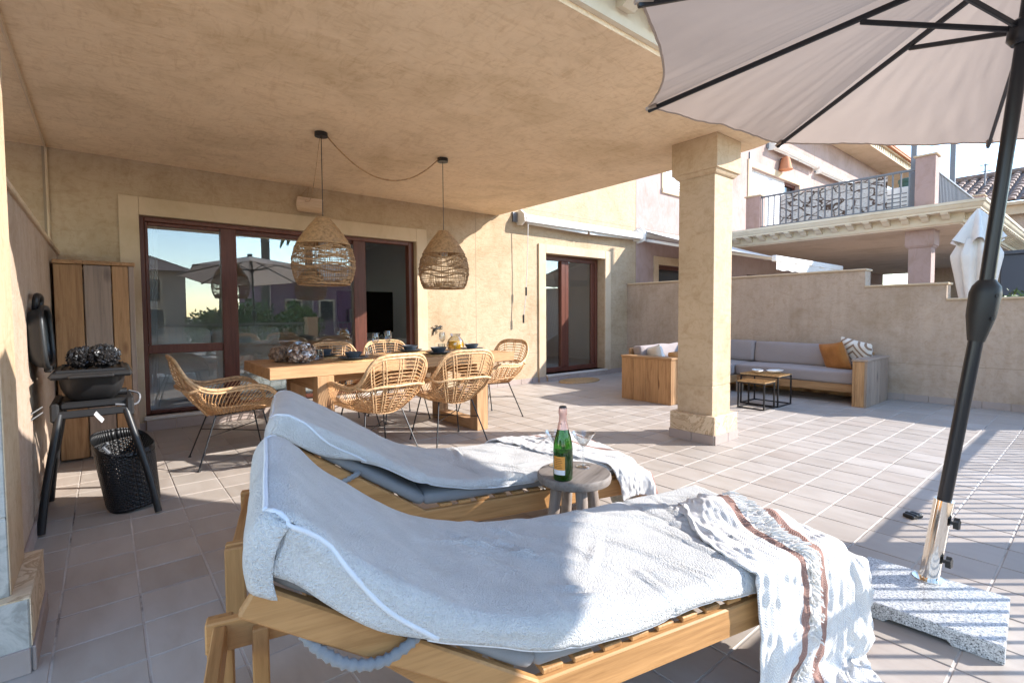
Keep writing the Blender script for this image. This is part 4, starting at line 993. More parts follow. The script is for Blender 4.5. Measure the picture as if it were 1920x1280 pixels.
# ---- pendants
def pendant(x, y, label, seed, rmax=.262):
    t = root('pendant_lamp', label, 'pendant lamp', (x, y, 0), group='woven pendant lamps over the dining table'); rg = random.Random(seed)
    q = MB(); q.lathe([(.055, 2.762), (.055, 2.797), (.0, 2.7985)], 20); q.build('ceiling_rose', M['black'], t, 40)
    q = MB(); q.tube([(0, 0, 2.77), (0, 0, 2.05)], .0035, 6); q.build('cord', M['black'], t)
    zt, zb = 2.055, 1.475
    pro = [(0, .05), (.05, .075), (.12, .11), (.22, .155), (.34, .202), (.46, .238), (.58, .258), (.68, .265), (.78, .262), (.88, .25), (.95, .235), (1, .215)]
    def rad(f): return float(np.interp(f, [p[0] for p in pro], [p[1] for p in pro]))*rmax/.262
    def pt(f, a, o=0): return Vector(((rad(f)+o)*math.cos(a), (rad(f)+o)*math.sin(a), zt+(zb-zt)*f))
    q = MB()                                         # tightly wound rope crown
    for k in range(34):
        f = .40*k/33; q.tube([pt(f, 2*math.pi*j/26, .002*math.sin(j*2.1+k)) for j in range(26)], .0078, 5, closed=True)
    q.build('wound_crown', M['jute'], t, 180)
    q = MB()
    for k in range(84):                              # upright strands
        a = 2*math.pi*k/84+rg.uniform(-.012, .012); f0 = .38; f1 = 1.0
        if rg.random() < .05: continue
        q.tube([pt(f0+(f1-f0)*j/6, a+.01*math.sin(j+k), .0) for j in range(7)], .0026, 4)
    for f in (.52, .585, .70, .78, .855, .93): q.tube([pt(f, 2*math.pi*j/40, .003) for j in range(40)], .0035, 4, closed=True)
    for f, am in ((.47, .035), (.64, .03), (.745, .028)):
        q.tube([pt(f+am*math.cos(4*2*math.pi*j/64+seed), 2*math.pi*j/64, .004) for j in range(64)], .0048, 4, closed=True)
        q.tube([pt(f-.012+am*math.cos(4*2*math.pi*j/64+seed), 2*math.pi*j/64, .004) for j in range(64)], .004, 4, closed=True)
    for g_ in range(4):                               # denser woven patches
        a0 = g_*math.pi/2+seed
        for k in range(44):
            f = .47+.05*math.cos(k)+.13*rg.random(); aa = a0+rg.uniform(-.5, .5); q.tube([pt(f+.015*math.sin(3*j), aa+.09*j, .002) for j in range(5)], .0032, 4)
            f = .9+.09*rg.random(); aa = a0+.8+rg.uniform(-.45, .45); q.tube([pt(f, aa+.07*j, .002) for j in range(4)], .0032, 4)
    tag(q.build('open_weave', M['jute'], t, 180), kind='stuff')
    q = MB(); q.tube([pt(1, 2*math.pi*j/40) for j in range(40)], .009, 6, closed=True); q.tube([pt(.40, 2*math.pi*j/40, .004) for j in range(40)], .007, 6, closed=True); q.build('rim_ring', M['jute'], t, 180)
    q = MB(); q.lathe([(.02, 1.90), (.02, 1.98), (.01, 2.05)], 10); q.build('lamp_holder', M['black'], t, 40)
    q = MB(); q.lathe([(.0, 1.775), (.03, 1.79), (.045, 1.83), (.03, 1.875), (.015, 1.90)], 16); q.build('bulb', M['whitemetal'], t, 60)
pendant(1.513, 4.47, 'woven rope pendant lamp over the vase end of the table', 3)
pendant(2.728, 4.434, 'woven rope pendant lamp over the patio door end of the table', 8, .252)
sw_ = [Vector((1.56, 4.47, 2.783)).lerp(Vector((2.68, 4.434, 2.783)), k/24)-Vector((0, 0, .30*(1-(2*k/24-1)**2))) for k in range(25)]
q = MB(); q.tube(sw_, .0065, 6); tag(q.build('rope_cable', M['jute'], None, 180), 'brown rope cable swagged between the two pendant lamps', 'cable')
q = MB(); q.tube(catmull([(1.52, 4.52, 2.785), (1.56, 4.9, 2.35), (1.75, 5.7, 2.45), (1.95, 6.35, 2.62), (2.0, 6.40, 2.78), (1.9, 6.42, 2.66)], 8), .003, 5); tag(q.build('thin_wire', M['jute'], None, 180), 'thin wire running from the vase end pendant to the wall lamp', 'wire')
wl = root('wall_lamp', 'curved pale wood wall lamp above the sliding window', 'wall lamp', (2.0, WY, 2.55))
P_ = []
for i in range(13):
    t = -1+2*i/12
    for (o) in (0, .012):
        for x in (-.155, .155): P_.append((x, -.10-o+.05*t*t*(1), .085*t))
q = MB(); vs = []; 
for i in range(13):
    t = -1+2*i/12; y = -.07-.06*t*t; z = .088*t
    vs += [(-.155, y, z), (.155, y, z), (.155, y+.012, z), (-.155, y+.012, z)]
q.add(vs, [(i*4+k, i*4+(k+1) % 4, (i+1)*4+(k+1) % 4, (i+1)*4+k) for i in range(12) for k in range(4)]+[(3, 2, 1, 0), (48, 49, 50, 51)]); q.build('shade', wood('pale_wood_veneer', (.66, .50, .36), (.58, .42, .29), 'X', knots=False), wl, 50)
q = MB(); q.box((-.05, -.06, -.03), (.05, 0, .03), .004); q.build('wall_mount', M['black'], wl)
gk = root('lizard_ornament', 'dark metal lizard ornament on the sunny house wall', 'ornament', (3.83, WY-.012, .965))
q = MB(); q.tube(catmull([(.09, 0, .055), (.06, 0, .06), (.03, 0, .035), (-.02, 0, .03), (-.06, 0, -.02), (-.07, 0, -.07)], 6), [.010]*6+[.014]*6+[.016]*6+[.016]*6+[.008]*7, 7); q.build('body', M['black'], gk, 180)
for p in ([(.04, 0, .04), (.08, 0, .02), (.10, 0, .03)], [(.03, 0, .04), (.0, 0, .075), (-.03, 0, .07)], [(-.03, 0, .02), (-.08, 0, .05), (-.10, 0, .04)], [(-.03, 0, .02), (.0, 0, -.02), (-.01, 0, -.05)]):
    q = MB(); q.tube(p, [.007, .006, .004], 5); q.build('leg', M['black'], gk, 180)

# ---- tall plank cabinet in the corner
cb = root('plank_cabinet', 'tall cabinet of rough wooden planks in the corner by the sliding window', 'cabinet', (-.315, 5.45, 0))
CW = .52
for k, (a, b_, mt) in enumerate(((.0, .178, 'pineZ'), (.186, .362, 'oldZ'), (.369, .478, 'pineZ'))):
    q = MB(); q.box((a, 0, .02), (b_, .03, 1.63), .004); q.build('door_plank', M[mt], cb)
    q = MB(); q.box((a-.004, -.018, 1.634), (b_+(.05 if k == 2 else .004), .40, 1.665), .004); q.build('top_plank', M['pineY'], cb)
q = MB(); q.box((.482, .0, .0), (CW, .04, 1.632), .003); q.build('corner_post', M['oldZ'], cb)
for k in range(3):
    q = MB(); q.box((CW-.028, .045+k*.13, .02), (CW, .17+k*.13, 1.63), .004); q.build('side_plank', M['pineZ'], cb)
q = MB(); q.box((.0, .40, .02), (CW-.03, .42, 1.62)); q.build('back_panel', M['oldZ'], cb)
q = MB()
for z in (.35, .9, 1.4): q.box((.01, .032, z), (.47, .055, z+.09), .003)
q.build('inner_batten', M['oldX'], cb)

# ---- gas barbecue on its cart
bq = root('gas_barbecue', 'black gas barbecue with open lid on a folding cart', 'barbecue', (-.07, 4.02, 0)); bq.scale = (1, 1, 1.07)
def bowl_shape(mb, w, d, h, z, up_, nu=9, nv=28, e=.42):
    P_ = []
    for i in range(nu):
        t = i/(nu-1); s_ = math.cos(t*math.pi/2)**.75 if i < nu-1 else .0
        for j in range(nv):
            a = 2*math.pi*j/(nv-1); ca, sa = math.cos(a), math.sin(a)
            P_.append((w*math.copysign(abs(ca)**e, ca)*s_, d*math.copysign(abs(sa)**e, sa)*s_, z+up_*h*math.sin(t*math.pi/2)))
    mb.grid(P_, nu, nv)
q = MB(); bowl_shape(q, .155, .27, .17, .80, -1); q.build('firebox', M['blackplastic'], bq, 60)
q = MB(); q.box((-.185, -.33, .795), (.185, .33, .825), .012); q.build('rim_tray', M['blackplastic'], bq)
q = MB()
for k in range(9): q.box((-.15+.036*k, -.25, .828), (-.138+.036*k, .25, .838))
q.box((-.155, -.265, .826), (.155, -.25, .838)); q.box((-.155, .25, .826), (.155, .265, .838)); q.build('cooking_grate', M['black'], bq)
for s_ in (-1, 1):
    q = MB(); q.box((-.10, s_*.335, .80), (.10, s_*.40, .82), .008); q.build('side_shelf', M['blackplastic'], bq)
lid = root('lid', None, None); lid.parent = bq
Ml = Matrix.Translation((-.19, 0, .845)) @ Matrix.Rotation(R(-93), 4, 'Y') @ Matrix.Translation((.165, 0, 0))
q = MB(); bowl_shape(q, .165, .28, .105, 0, 1, e=.5); q.v = [tuple(Ml @ Vector(p)) for p in q.v]; q.build('dome', M['charcoal'], lid, 60)
q = MB(); ring = [(.165*math.copysign(abs(math.cos(a))**.5, math.cos(a)), .28*math.copysign(abs(math.sin(a))**.5, math.sin(a)), 0) for a in [2*math.pi*k/40 for k in range(40)]]
q.tube([Ml @ Vector(p) for p in ring], .014, 6, closed=True); q.build('lid_rim', M['charcoal'], lid, 180)
q = MB(); q.tube(catmull([Ml @ Vector(p) for p in ((.15, -.13, .03), (.215, -.13, .02), (.23, 0, .02), (.215, .13, .02), (.15, .13, .03))], 5), .016, 8); q.build('lid_handle', M['blackplastic'], lid, 60)
q = MB(); q.box((-.21, -.16, .826), (-.175, .16, .86), .006); q.build('hinge', M['blackplastic'], bq)
for s_, nm in ((-1, 'cart_beam'), (1, 'cart_beam')):
    q = MB(); q.box((-.175, s_*.21-.014, .575), (.175, s_*.21+.014, .615), .006); q.build(nm, M['blackplastic'], bq)
for s_ in (-1, 1):
    q = MB(); q.box((s_*.17-.02, -.23, .56), (s_*.17+.02, .23, .66), .01); q.build('cart_cradle', M['blackplastic'], bq)
q = MB(); q.box((-.15, -.2, .62), (.17, .2, .66), .01); q.tube([(-.1, -.12, .69), (.16, -.12, .69)], .02, 8); q.build('burner_manifold', M['black'], bq, 50)
q = MB(); q.tube(catmull([(.17, -.12, .69), (.22, -.16, .67), (.2, -.2, .62), (.1, -.22, .63)], 6), .006, 6); q.build('gas_hose', M['greymetal'], bq, 60)
for (x, y, fx, fy) in ((-.15, -.21, -.24, -.32), (.15, -.21, .285, -.34), (-.15, .21, -.24, .33), (.15, .21, .28, .3)):
    q = MB(); q.tube(catmull([(x, y, .60), (x+(fx-x)*.25, y+(fy-y)*.3, .47), (x+(fx-x)*.72, y+(fy-y)*.72, .22), (fx, fy, .01)], 6), .019, 8); q.build('leg', M['black'], bq, 60)
q = MB(); P_ = [(0, 0), (.05, .006), (.09, -.004), (.13, .008)]
q.add([(.0+.035*i/5+.012*j, -.225-.004*math.sin(i), .585-.05*i/5+.018*j) for i in range(6) for j in range(2)], [(2*i, 2*i+1, 2*i+3, 2*i+2) for i in range(5)]); q.build('care_tag', M['paper'], bq)
for s_ in (.0, .03):
    q = MB(); q.tube(catmull([(-.22, -.2, .62+s_), (-.28, -.24, .58+s_), (-.33, -.26, .54+s_), (-.30, -.23, .6+s_)], 5), .006, 6); q.build('hook', M['black'], bq, 60)
gl = root('black_glitter_ornament', 'black sparkling two lobed ornament sitting on the barbecue grate', 'ornament', (-.06, 3.88, .897))
for (dx, dy, rr) in ((-.05, .02, .072), (.045, -.01, .078)):
    q = MB(); rg = random.Random(int(rr*1000))
    for k in range(240):
        n_ = Vector((rg.gauss(0, 1), rg.gauss(0, 1), rg.gauss(0, 1))).normalized(); p = Vector((dx, dy, rr*.86))+Vector((n_.x*rr, n_.y*rr, n_.z*rr*.85)); e = n_.orthogonal().normalized(); f = n_.cross(e); s_ = .014
        q.add([p+e*s_, p+f*s_, p-e*s_, p-f*s_, p+n_*.010, p-n_*.01], [(0, 1, 4), (1, 2, 4), (2, 3, 4), (3, 0, 4), (1, 0, 5), (2, 1, 5), (3, 2, 5), (0, 3, 5)])
    q.lathe([(.001, rr*.86-rr*.84), (rr*.7, rr*.3), (rr*.97, rr*.86), (rr*.7, rr*1.45), (.001, rr*1.68)], 16, (dx, dy, 0)); q.build('lobe', M['glitter'], gl)
# perforated bin hanging beside the leg
bn = root('perforated_bin', 'black perforated metal bin standing under the barbecue', 'bin', (.105, 3.95, .012), R(10)); bn.rotation_euler = (R(4), R(-7), R(10))
q = MB(); nu, nv = 26, 84; Rb, Hb = .115, .40; vs = []; fs = []
def binp(a, z):
    k = 1+.10*z/Hb; return Vector((.135*k*math.copysign(abs(math.cos(a))**.7, math.cos(a)), 0.155*k*math.copysign(abs(math.sin(a))**.7, math.sin(a)), z+.02+(.05*math.cos(a-2.2) if z > Hb*.93 else 0)))
cell_z, cell_a = 26, 80
for i in range(cell_z):
    for j in range(cell_a):
        z0_, z1_ = Hb*i/cell_z, Hb*(i+1)/cell_z; a0, a1 = 2*math.pi*j/cell_a, 2*math.pi*(j+1)/cell_a
        zc, ac = (z0_+z1_)/2, (a0+a1)/2
        outer = [binp(a, z) for a, z in ((a0, z0_), (ac, z0_), (a1, z0_), (a1, zc), (a1, z1_), (ac, z1_), (a0, z1_), (a0, zc))]
        if 1 <= i < cell_z-2 and (i+j) % 2 == 0:
            inner = [binp(ac+(a1-a0)*.25*math.cos(t), zc+(z1_-z0_)*.25*math.sin(t)) for t in [math.pi*1.25+math.pi/4*k for k in range(8)]]
            o_ = len(vs); vs += outer+inner; fs += [(o_+k, o_+(k+1) % 8, o_+8+(k+1) % 8, o_+8+k) for k in range(8)]
        else:
            o_ = len(vs); vs += outer; fs.append(tuple(range(o_, o_+8)))
q.add(vs, fs); sh = q.build('perforated_wall', M['black'], bn, 60)
md = sh.modifiers.new('thickness', 'SOLIDIFY'); md.thickness = .002
q = MB(); q.prism([(binp(2*math.pi*k/28, 0).x, binp(2*math.pi*k/28, 0).y) for k in range(28)], .016, .024); q.build('bottom', M['black'], bn)
for k in range(4):
    a = math.pi/4+k*math.pi/2; q = MB(); q.lathe([(.012, 0), (.012, .017)], 8, (.11*math.cos(a), .125*math.sin(a), 0)); q.build('foot', M['black'], bn)
q = MB(); q.tube([(-.06, .10, .33), (-.085, .105, .38), (-.06, .09, .40)], .01, 6); q.build('hook', M['greymetal'], bn, 60)

# ---- sun loungers (local x runs head -> foot at 0, y across, near side 0)
LW, ZT = .65, .315
def lounger(loc, ang, th, label, HX=-1.30, BL=.70):
    t = root('sun_lounger', label, 'sun lounger', loc, ang, 'wooden sun loungers in the foreground')
    for y in (0, LW-.032):
        q = MB(); q.box((-2.03, y, ZT-.092), (0, y+.032, ZT), .005); q.build('side_rail', M['teakX'], t)
        for x in (-.075, -2.03):
            yy = y-.0325 if y == 0 else y+.0325
            q = MB(); q.box((x, min(yy, yy+.031), 0), (x+.07, max(yy, yy+.031), ZT-.006), .005); q.build('leg', M['teakZ'], t)
        q = MB(); q.box((-1.91, y+(.034 if y == 0 else -.034), 0), (-1.865, y+(.034 if y == 0 else -.034)+.03, ZT-.03), .004); q.build('leg', M['teakZ'], t)
    q = MB(); q.box((-2.01, .033, ZT-.09), (-1.975, LW-.033, ZT-.01), .004); q.build('head_beam', M['teakY'], t)
    q = MB(); q.box((-.035, .033, ZT-.09), (-.004, LW-.033, ZT-.01), .004); q.build('foot_beam', M['teakY'], t)
    x = -.10
    while x > HX+.06:
        q = MB(); q.box((x-.06, .012, ZT+.001), (x, LW-.012, ZT+.016), .003); q.build('seat_slat', M['teakY'], t); x -= .092
    c, s_ = math.cos(th), math.sin(th); B = Matrix(((-c, 0, s_, HX), (0, 1, 0, 0), (s_, 0, c, ZT-.01), (0, 0, 0, 1)))   # local: x up the back, z out of it
    for y in (.0, LW-.03):
        q = MB(); q.box((-.03, y+.001, -.045), (BL, y+.029, .02), .005, B); q.build('backrest_rail', M['teakX'], t)
        q = MB(); p = B @ Vector((.45, y+.05 if y == 0 else y-.02, -.03)); q.beam(p, (HX-.12, p.y, .27), .028, .04, .004); q.build('prop_bar', M['teakX'], t)
    for k in range(6):
        q = MB(); q.box((.05+k*.098, .031, .006), (.11+k*.098, LW-.031, .021), .003, B); q.build('back_slat', M['teakY'], t)
    q = MB(); q.tube([(HX-.02, .02, ZT-.03), (HX-.02, LW-.02, ZT-.03)], .012, 8); q.build('hinge_rod', M['black'], t, 60)
    # pad in two parts with a pinched seam at the hinge
    q = MB(); q.rbox((-HX/2-.065, LW/2-.012, .03), .029, 13, (0, 0, .006), Matrix.Translation((HX/2-.055, LW/2, ZT+.046)), .006, 2, 7); q.build('seat_pad', M['pad'], t, 180)
    q = MB(); q.rbox((BL/2-.01, LW/2-.012, .027), .026, 13, (0, 0, .004), B @ Matrix.Translation((BL/2+.0, LW/2, .048)), .006, 5, 7); q.build('back_pad', M['pad'], t, 180)
    q = MB(); q.rbox((.075, LW/2-.03, .018), .017, 11, (.0, 0, .003), B @ Matrix.Translation((BL-.10, LW/2, .085)), .006, 8, 7); q.build('head_pillow', M['pad'], t, 180)
    q = MB(); pts = catmull([B @ Vector(p) for p in ((.345, .02, .035), (.36, -.012, .022), (.40, -.016, -.03), (.46, -.012, -.056), (.52, .006, -.058), (.57, .03, -.045))], 10)
    q.tube(pts, [.011+.0025*math.sin(i*2.4) for i in range(len(pts))], 8); q.build('elastic_strap', M['pad'], t, 180)
    return t
def towel(loc, ang, label, seed, ridges, top, D0=.042):
    rg = random.Random(seed)
    prof = catmull([(p[0], 0, p[1]) for p in top], 10); n = len(prof)
    cum = [0]
    for a, b_ in zip(prof[:-1], prof[1:]): cum.append(cum[-1]+(b_-a).length)
    NU, NV = 190, 78; P_ = []
    rd = []
    for k in range(ridges):
        cs = rg.uniform(.05, 1.25)*1.0; cw = rg.uniform(-.8, .8); an = rg.gauss(1.0 if seed % 2 else .7, .5); L = rg.uniform(.08, .26); A = rg.uniform(.005, .014); wd = rg.uniform(.007, .016); rd.append((cs, cw*.33, math.cos(an), math.sin(an), L, A, wd))
    Ltot = cum[-1]
    for i in range(NU):
        s_ = Ltot*i/(NU-1); k = max(0, min(n-2, int(np.searchsorted(cum, s_))-1)); f = (s_-cum[k])/max(1e-6, cum[k+1]-cum[k]); c = prof[k].lerp(prof[k+1], f); tg = (prof[k+1]-prof[k]).normalized(); nrm = Vector((tg.z, 0, -tg.x))
        hf = min(1, max(0, (c.x+1.35)/-.40)); hf = hf*hf*(3-2*hf)      # 0 on seat .. 1 at the head
        D = (D0+.058*hf)*(1+.22*math.sin(s_*6.3+seed)+.10*math.sin(s_*17)); FW = .332+.012*hf; rr = .032
        ee = min(1, max(0, (s_-(Ltot-.185))/.05)); D = D+(.036-D)*ee
        for j in range(NV):
            w_ = -1+2*j/(NV-1); a_ = abs(w_)*(FW+D); t_ = a_-(FW-rr)
            if t_ <= 0: y, drop = a_, 0
            elif t_ < rr*math.pi/2: y, drop = FW-rr+rr*math.sin(t_/rr), rr*(1-math.cos(t_/rr))
            else: y, drop = FW+.006*math.sin(s_*13+seed), rr+t_-rr*math.pi/2
            y = math.copysign(y, w_)
            d = 0
            for (cs, cw, ca, sa, L, A, wd) in rd:
                du, dv = s_-cs, y-cw
                if abs(du) > .4 or abs(dv) > .4: continue
                a_ = du*ca+dv*sa; b_ = -du*sa+dv*ca+.25*a_*a_; g = math.exp(-(a_/L)**2*2)*math.exp(-(b_/wd)**2); d += A*g-.4*A*math.exp(-(a_/L)**2*2)*math.exp(-((b_-wd*1.8)/wd)**2)
            d += .007*mnoise.noise(Vector((s_*3.1+seed*9, y*4, 0)))+.003*mnoise.noise(Vector((s_*11, y*12+seed, 3)))
            d -= .010*math.exp(-((s_-.40-.05*y)/.012)**2)*(1 if seed % 2 else .3)
            d -= .007*hf*(1-w_*w_)*math.sin(min(1, (Ltot-s_)/.5)*math.pi)
            down = Vector((0, 0, -1)).lerp(Vector((-.545, 0, -.839)), hf).lerp(Vector((.8, 0, -.3)), ee).normalized()
            P_.append(Vector((c.x, LW/2+y, c.z))+nrm*(d+.004)+down*drop)
    q = MB(); q.grid(P_, NU, NV); t = root('beach_towel', label, 'towel', loc, ang, 'grey terry towels on the loungers')
    o = q.build('terry_sheet', M['towel'], t, 180); md = o.modifiers.new('thickness', 'SOLIDIFY'); md.thickness = .006; md.offset = 1
    h = MB(); near = [P_[i*NV] for i in range(0, NU, 2)]; far = [P_[i*NV+NV-1] for i in range(0, NU, 2)]; ft = [P_[j] for j in range(NV)]
    kn = int(len(near)*.74); h.tube(near[:kn], .006, 6); h.tube(far[:kn], .006, 6); h.tube(ft, .006, 6)
    k0 = int(NU*.72); j0 = 8
    ke = int(NU*.935)
    def pipe(i, far_):
        t_ = j0*min(1, (i-k0)/(.14*NU)); a_ = int(t_); f_ = t_-a_; g_ = (lambda j: NV-1-j) if far_ else (lambda j: j)
        return P_[i*NV+g_(a_)].lerp(P_[i*NV+g_(a_+1)], f_)+Vector((0, .004 if far_ else -.004, .004))
    h.tube([pipe(i, False) for i in range(k0, ke)], .0055, 6); h.tube([pipe(i, True) for i in range(k0, ke)], .0055, 6)
    i1 = ke-1; h.tube([P_[i1*NV+j]+Vector((-.003, 0, .005)) for j in range(j0, NV-j0)], .0055, 6)
    h.build('hem', M['hem'], t, 180)
    return t
L1, A1 = (2.03, .57, 0), R(-13); L2, A2 = (2.287, 1.622, 0), R(-15.5)
lounger(L1, A1, R(33), 'wooden sun lounger with grey pad closest to the camera')
lounger(L2, A2, R(33.5), 'wooden sun lounger with grey pad on the dining table side of the stool', -1.26, .66)
top1 = [(-.10, .402), (-.4, .400), (-.75, .404), (-.94, .412), (-1.174, .437), (-1.326, .475), (-1.466, .533), (-1.554, .592), (-1.637, .655), (-1.717, .722), (-1.777, .788), (-1.82, .825), (-1.86, .825), (-1.885, .79), (-1.892, .745), (-1.885, .70)]
towel(L1, A1, 'pale grey towel stretched over the lounger closest to the camera', 1, 44, top1)
top2 = [(-.10, .404), (-.57, .402), (-.95, .410), (-1.10, .425), (-1.276, .48), (-1.455, .592), (-1.59, .68), (-1.69, .742), (-1.76, .785), (-1.80, .803), (-1.845, .795), (-1.87, .75), (-1.875, .70), (-1.868, .65)]
towel(L2, A2, 'pale grey towel on the lounger beside the dining chairs', 4, 26, top2, .016)

# ---- throws: a small cloth solver drapes a sheet over the foot of each lounger
def drape(P, col_fn, steps=260, iters=7, g=-.00045, damp=.965, bend=.12):
    P = P.copy(); Q = P.copy(); nu, nv = P.shape[:2]
    def rest(a, b_): return np.linalg.norm(a-b_, axis=-1)
    sl = []
    for (du, dv, k) in ((1, 0, 1.), (0, 1, 1.), (1, 1, .35), (1, -1, .35), (2, 0, bend), (0, 2, bend)):
        for off in (0, 1):
            for off2 in ((0, 1) if (du and dv) else (0,)):
                if dv >= 0:
                    A = (slice(0, nu-du), slice(0, nv-dv)); B = (slice(du, nu), slice(dv, nv))
                else:
                    A = (slice(0, nu-du), slice(-dv, nv)); B = (slice(du, nu), slice(0, nv+dv))
                m_ = np.zeros((nu-du, nv-abs(dv)), bool)
                I, J = np.indices(m_.shape)
                if du and not dv: m_ = (I//du) % 2 == off
                elif dv and not du: m_ = (J//dv) % 2 == off
                else: m_ = (I % 2 == off) & (J % 2 == off2)
                sl.append((A, B, m_[..., None], rest(P[A], P[B])[..., None], k))
    for st in range(steps):
        V = (P-Q)*damp; Q = P.copy(); P = P+V; P[..., 2] += g
        for it in range(iters):
            for A, B, m_, L, k in sl:
                d = P[B]-P[A]; l = np.linalg.norm(d, axis=-1, keepdims=True)+1e-9
                c = d*((l-L)/l*.5*k)*m_
                P[A] += c; P[B] -= c
            P2 = col_fn(P); hit = np.linalg.norm(P2-P, axis=-1, keepdims=True) > 1e-6
            Q = np.where(hit, Q+(P2-Q)*.85, Q); P = P2
    return P
def box_push(P, lo, hi, r=.012):
    lo = np.array(lo)-r; hi = np.array(hi)+r
    ins = np.all((P > lo) & (P < hi), axis=-1)
    if not ins.any(): return P
    X = P[ins]; dl = X-lo; dh = hi-X; dl[:, 2] = 9       # never push down through
    D = np.concatenate([dl, dh], 1); k = D.argmin(1); rr = np.arange(len(X))
    for a in range(3):
        s_ = k == a; X[s_, a] = lo[a]
        s_ = k == a+3; X[s_, a] = hi[a]
    P = P.copy(); P[ins] = X; return P
def throw(loc, ang, label, cx, cy, rot, lu, lv, seed, bumps, fringe=True):
    nu, nv = 66, 58; rg = np.random.RandomState(seed)
    U, V = np.meshgrid(np.linspace(-.5, .5, nu), np.linspace(-.5, .5, nv), indexing='ij')
    c, s_ = math.cos(rot), math.sin(rot)
    P = np.stack([cx+(U*lu)*c-(V*lv)*s_, cy+(U*lu)*s_+(V*lv)*c, 0.49+.0*U], -1)
    P[..., 2] += .02*np.sin(U*19+seed)*np.cos(V*13)+.006*rg.randn(nu, nv)
    P[..., 0] += .05*np.sin(V*8+seed); P[..., 1] += .04*np.sin(U*9+1+seed)
    P[..., :2] = P[..., :2]*1.0
    def colf(P):
        P = box_push(P, (-1.35, -.02, 0), (-.10, LW+.02, .408)); P = box_push(P, (-.2, -.033, 0), (.0, LW+.033, .33))
        for (bx, by, br_, bz) in bumps:
            d = np.exp(-(((P[..., 0]-bx)**2+(P[..., 1]-by)**2)/br_**2))*bz; z = .418+d
            msk = (P[..., 0] < -.12) & (P[..., 1] > 0) & (P[..., 1] < LW) & (P[..., 2] < z); P = P.copy(); P[..., 2] = np.where(msk, z, P[..., 2])
        P[..., 2] = np.maximum(P[..., 2], .012)
        return P
    P = drape(P, colf)
    q = MB(); q.grid([tuple(p) for p in P.reshape(-1, 3)], nu, nv); t = root('throw_blanket', label, 'blanket', loc, ang, 'white throws over the lounger feet')
    me = q.mesh('woven_sheet', M['throw'], 180); uvl = me.uv_layers.new(name='UVMap')
    uu = (U+.5).ravel(); vv = (V+.5).ravel()
    for l in me.loops: uvl.data[l.index].uv = (uu[l.vertex_index], vv[l.vertex_index])
    o = ob('woven_sheet', me, t); sd = o.modifiers.new('fine', 'SUBSURF'); sd.levels = 1; sd.render_levels = 1; md = o.modifiers.new('thickness', 'SOLIDIFY'); md.thickness = .006; md.offset = 1
    if fringe:
        f = MB(); r_ = random.Random(seed)
        for row, sg in (((.39), 1), ((.50), -1)):
            i = min(nu-1, int(row*(nu-1))); i2 = max(0, min(nu-1, i+sg*2)) if row < 1 else i
            for k in range(190):
                v = r_.random()*(nv-1.01); j = int(v); fr_ = v-j
                a = Vector(P[i, j])*(1-fr_)+Vector(P[i, j+1])*fr_; b_ = Vector(P[i2, j])*(1-fr_)+Vector(P[i2, j+1])*fr_
                nrm = (Vector(P[min(i+1, nu-1), j])-Vector(P[max(i-1, 0), j])).cross(Vector(P[i, j+1])-Vector(P[i, j])).normalized(); nrm = nrm if nrm.z > -.1 else -nrm
                d = (b_-a) if row < 1 else (Vector(P[i, j])-Vector(P[i-1, j])); d = d.normalized()*.045*r_.uniform(.6, 1.2)
                jit = Vector((r_.gauss(0, .008), r_.gauss(0, .008), r_.gauss(0, .004)))
                f.tube([a+nrm*.010, a+nrm*.014+d*.5+jit*.5, a+d+jit+nrm*.010], .0022, 4)
        tag(f.build('fringe', M['whitecloth'], t), kind='stuff')
    return t
throw(L1, A1, 'white throw with rose brown stripes and fringe draped over the foot of the near lounger', -.31, .06, R(-18), .56, 1.06, 3, [(-.25, .35, .10, .05), (-.15, .2, .08, .04)])
throw(L2, A2, 'white throw hanging over the foot of the lounger by the dining chairs', -.25, .38, R(33), .64, 1.05, 11, [(-.25, .45, .12, .04)], fringe=False)

# ---- stool, bottle, glasses
st = root('side_stool', 'round grey wooden stool standing between the two loungers', 'stool', (1.70, 1.615, 0), R(20))
q = MB(); q.lathe([(.0, .408), (.16, .408), (.171, .414), (.175, .43), (.173, .446), (.168, .452), (0, .453)], 40, capb=False); q.build('seat', M['stool'], st, 40)
for k in range(4):
    a = math.pi/4+k*math.pi/2; q = MB(); q.tube([(.085*math.cos(a), .085*math.sin(a), .409), (.135*math.cos(a), .135*math.sin(a), .0)], [.028, .024], 12); q.build('leg', M['stoolleg'], st, 60)
SZT = .453
bo = root('champagne_bottle', 'green champagne bottle with rose foil and orange label on the stool', 'bottle', (1.585, 1.575, SZT), R(-62))
q = MB(); q.lathe([(.0, .012), (.03, .004), (.040, .0), (.0435, .006), (.0445, .03), (.0445, .135), (.042, .165), (.034, .20), (.024, .232), (.017, .262), (.0152, .285), (.0175, .30), (.0175, .318), (.014, .326), (0, .327)], 36, capb=False); q.build('glass_body', M['bottle'], bo, 50)
q = MB(); q.lathe([(.0, .014), (.041, .008), (.0425, .03), (.0425, .128), (0, .1285)], 28, capb=False); q.build('wine', M['wine'], bo, 50)
q = MB(); q.lathe([(.0262, .228), (.0185, .262), (.0166, .286), (.0195, .297), (.0195, .316), (.0175, .325), (.0, .330)], 28, capb=False); q.build('foil', M['foil'], bo, 50)
q = MB(); q.lathe([(.0185, .322), (.0150, .332), (0, .333)], 20, capb=False); q.build('cap', M['blackplastic'], bo, 50)
def label_patch(z0, z1, a0, a1, r, mat, name):
    q = MB(); n_ = 14; q.grid([(r*math.cos(a0+(a1-a0)*i/(n_-1)), r*math.sin(a0+(a1-a0)*i/(n_-1)), z) for i in range(n_) for z in (z0, z1)], n_, 2); return q.build(name, mat, bo, 180)
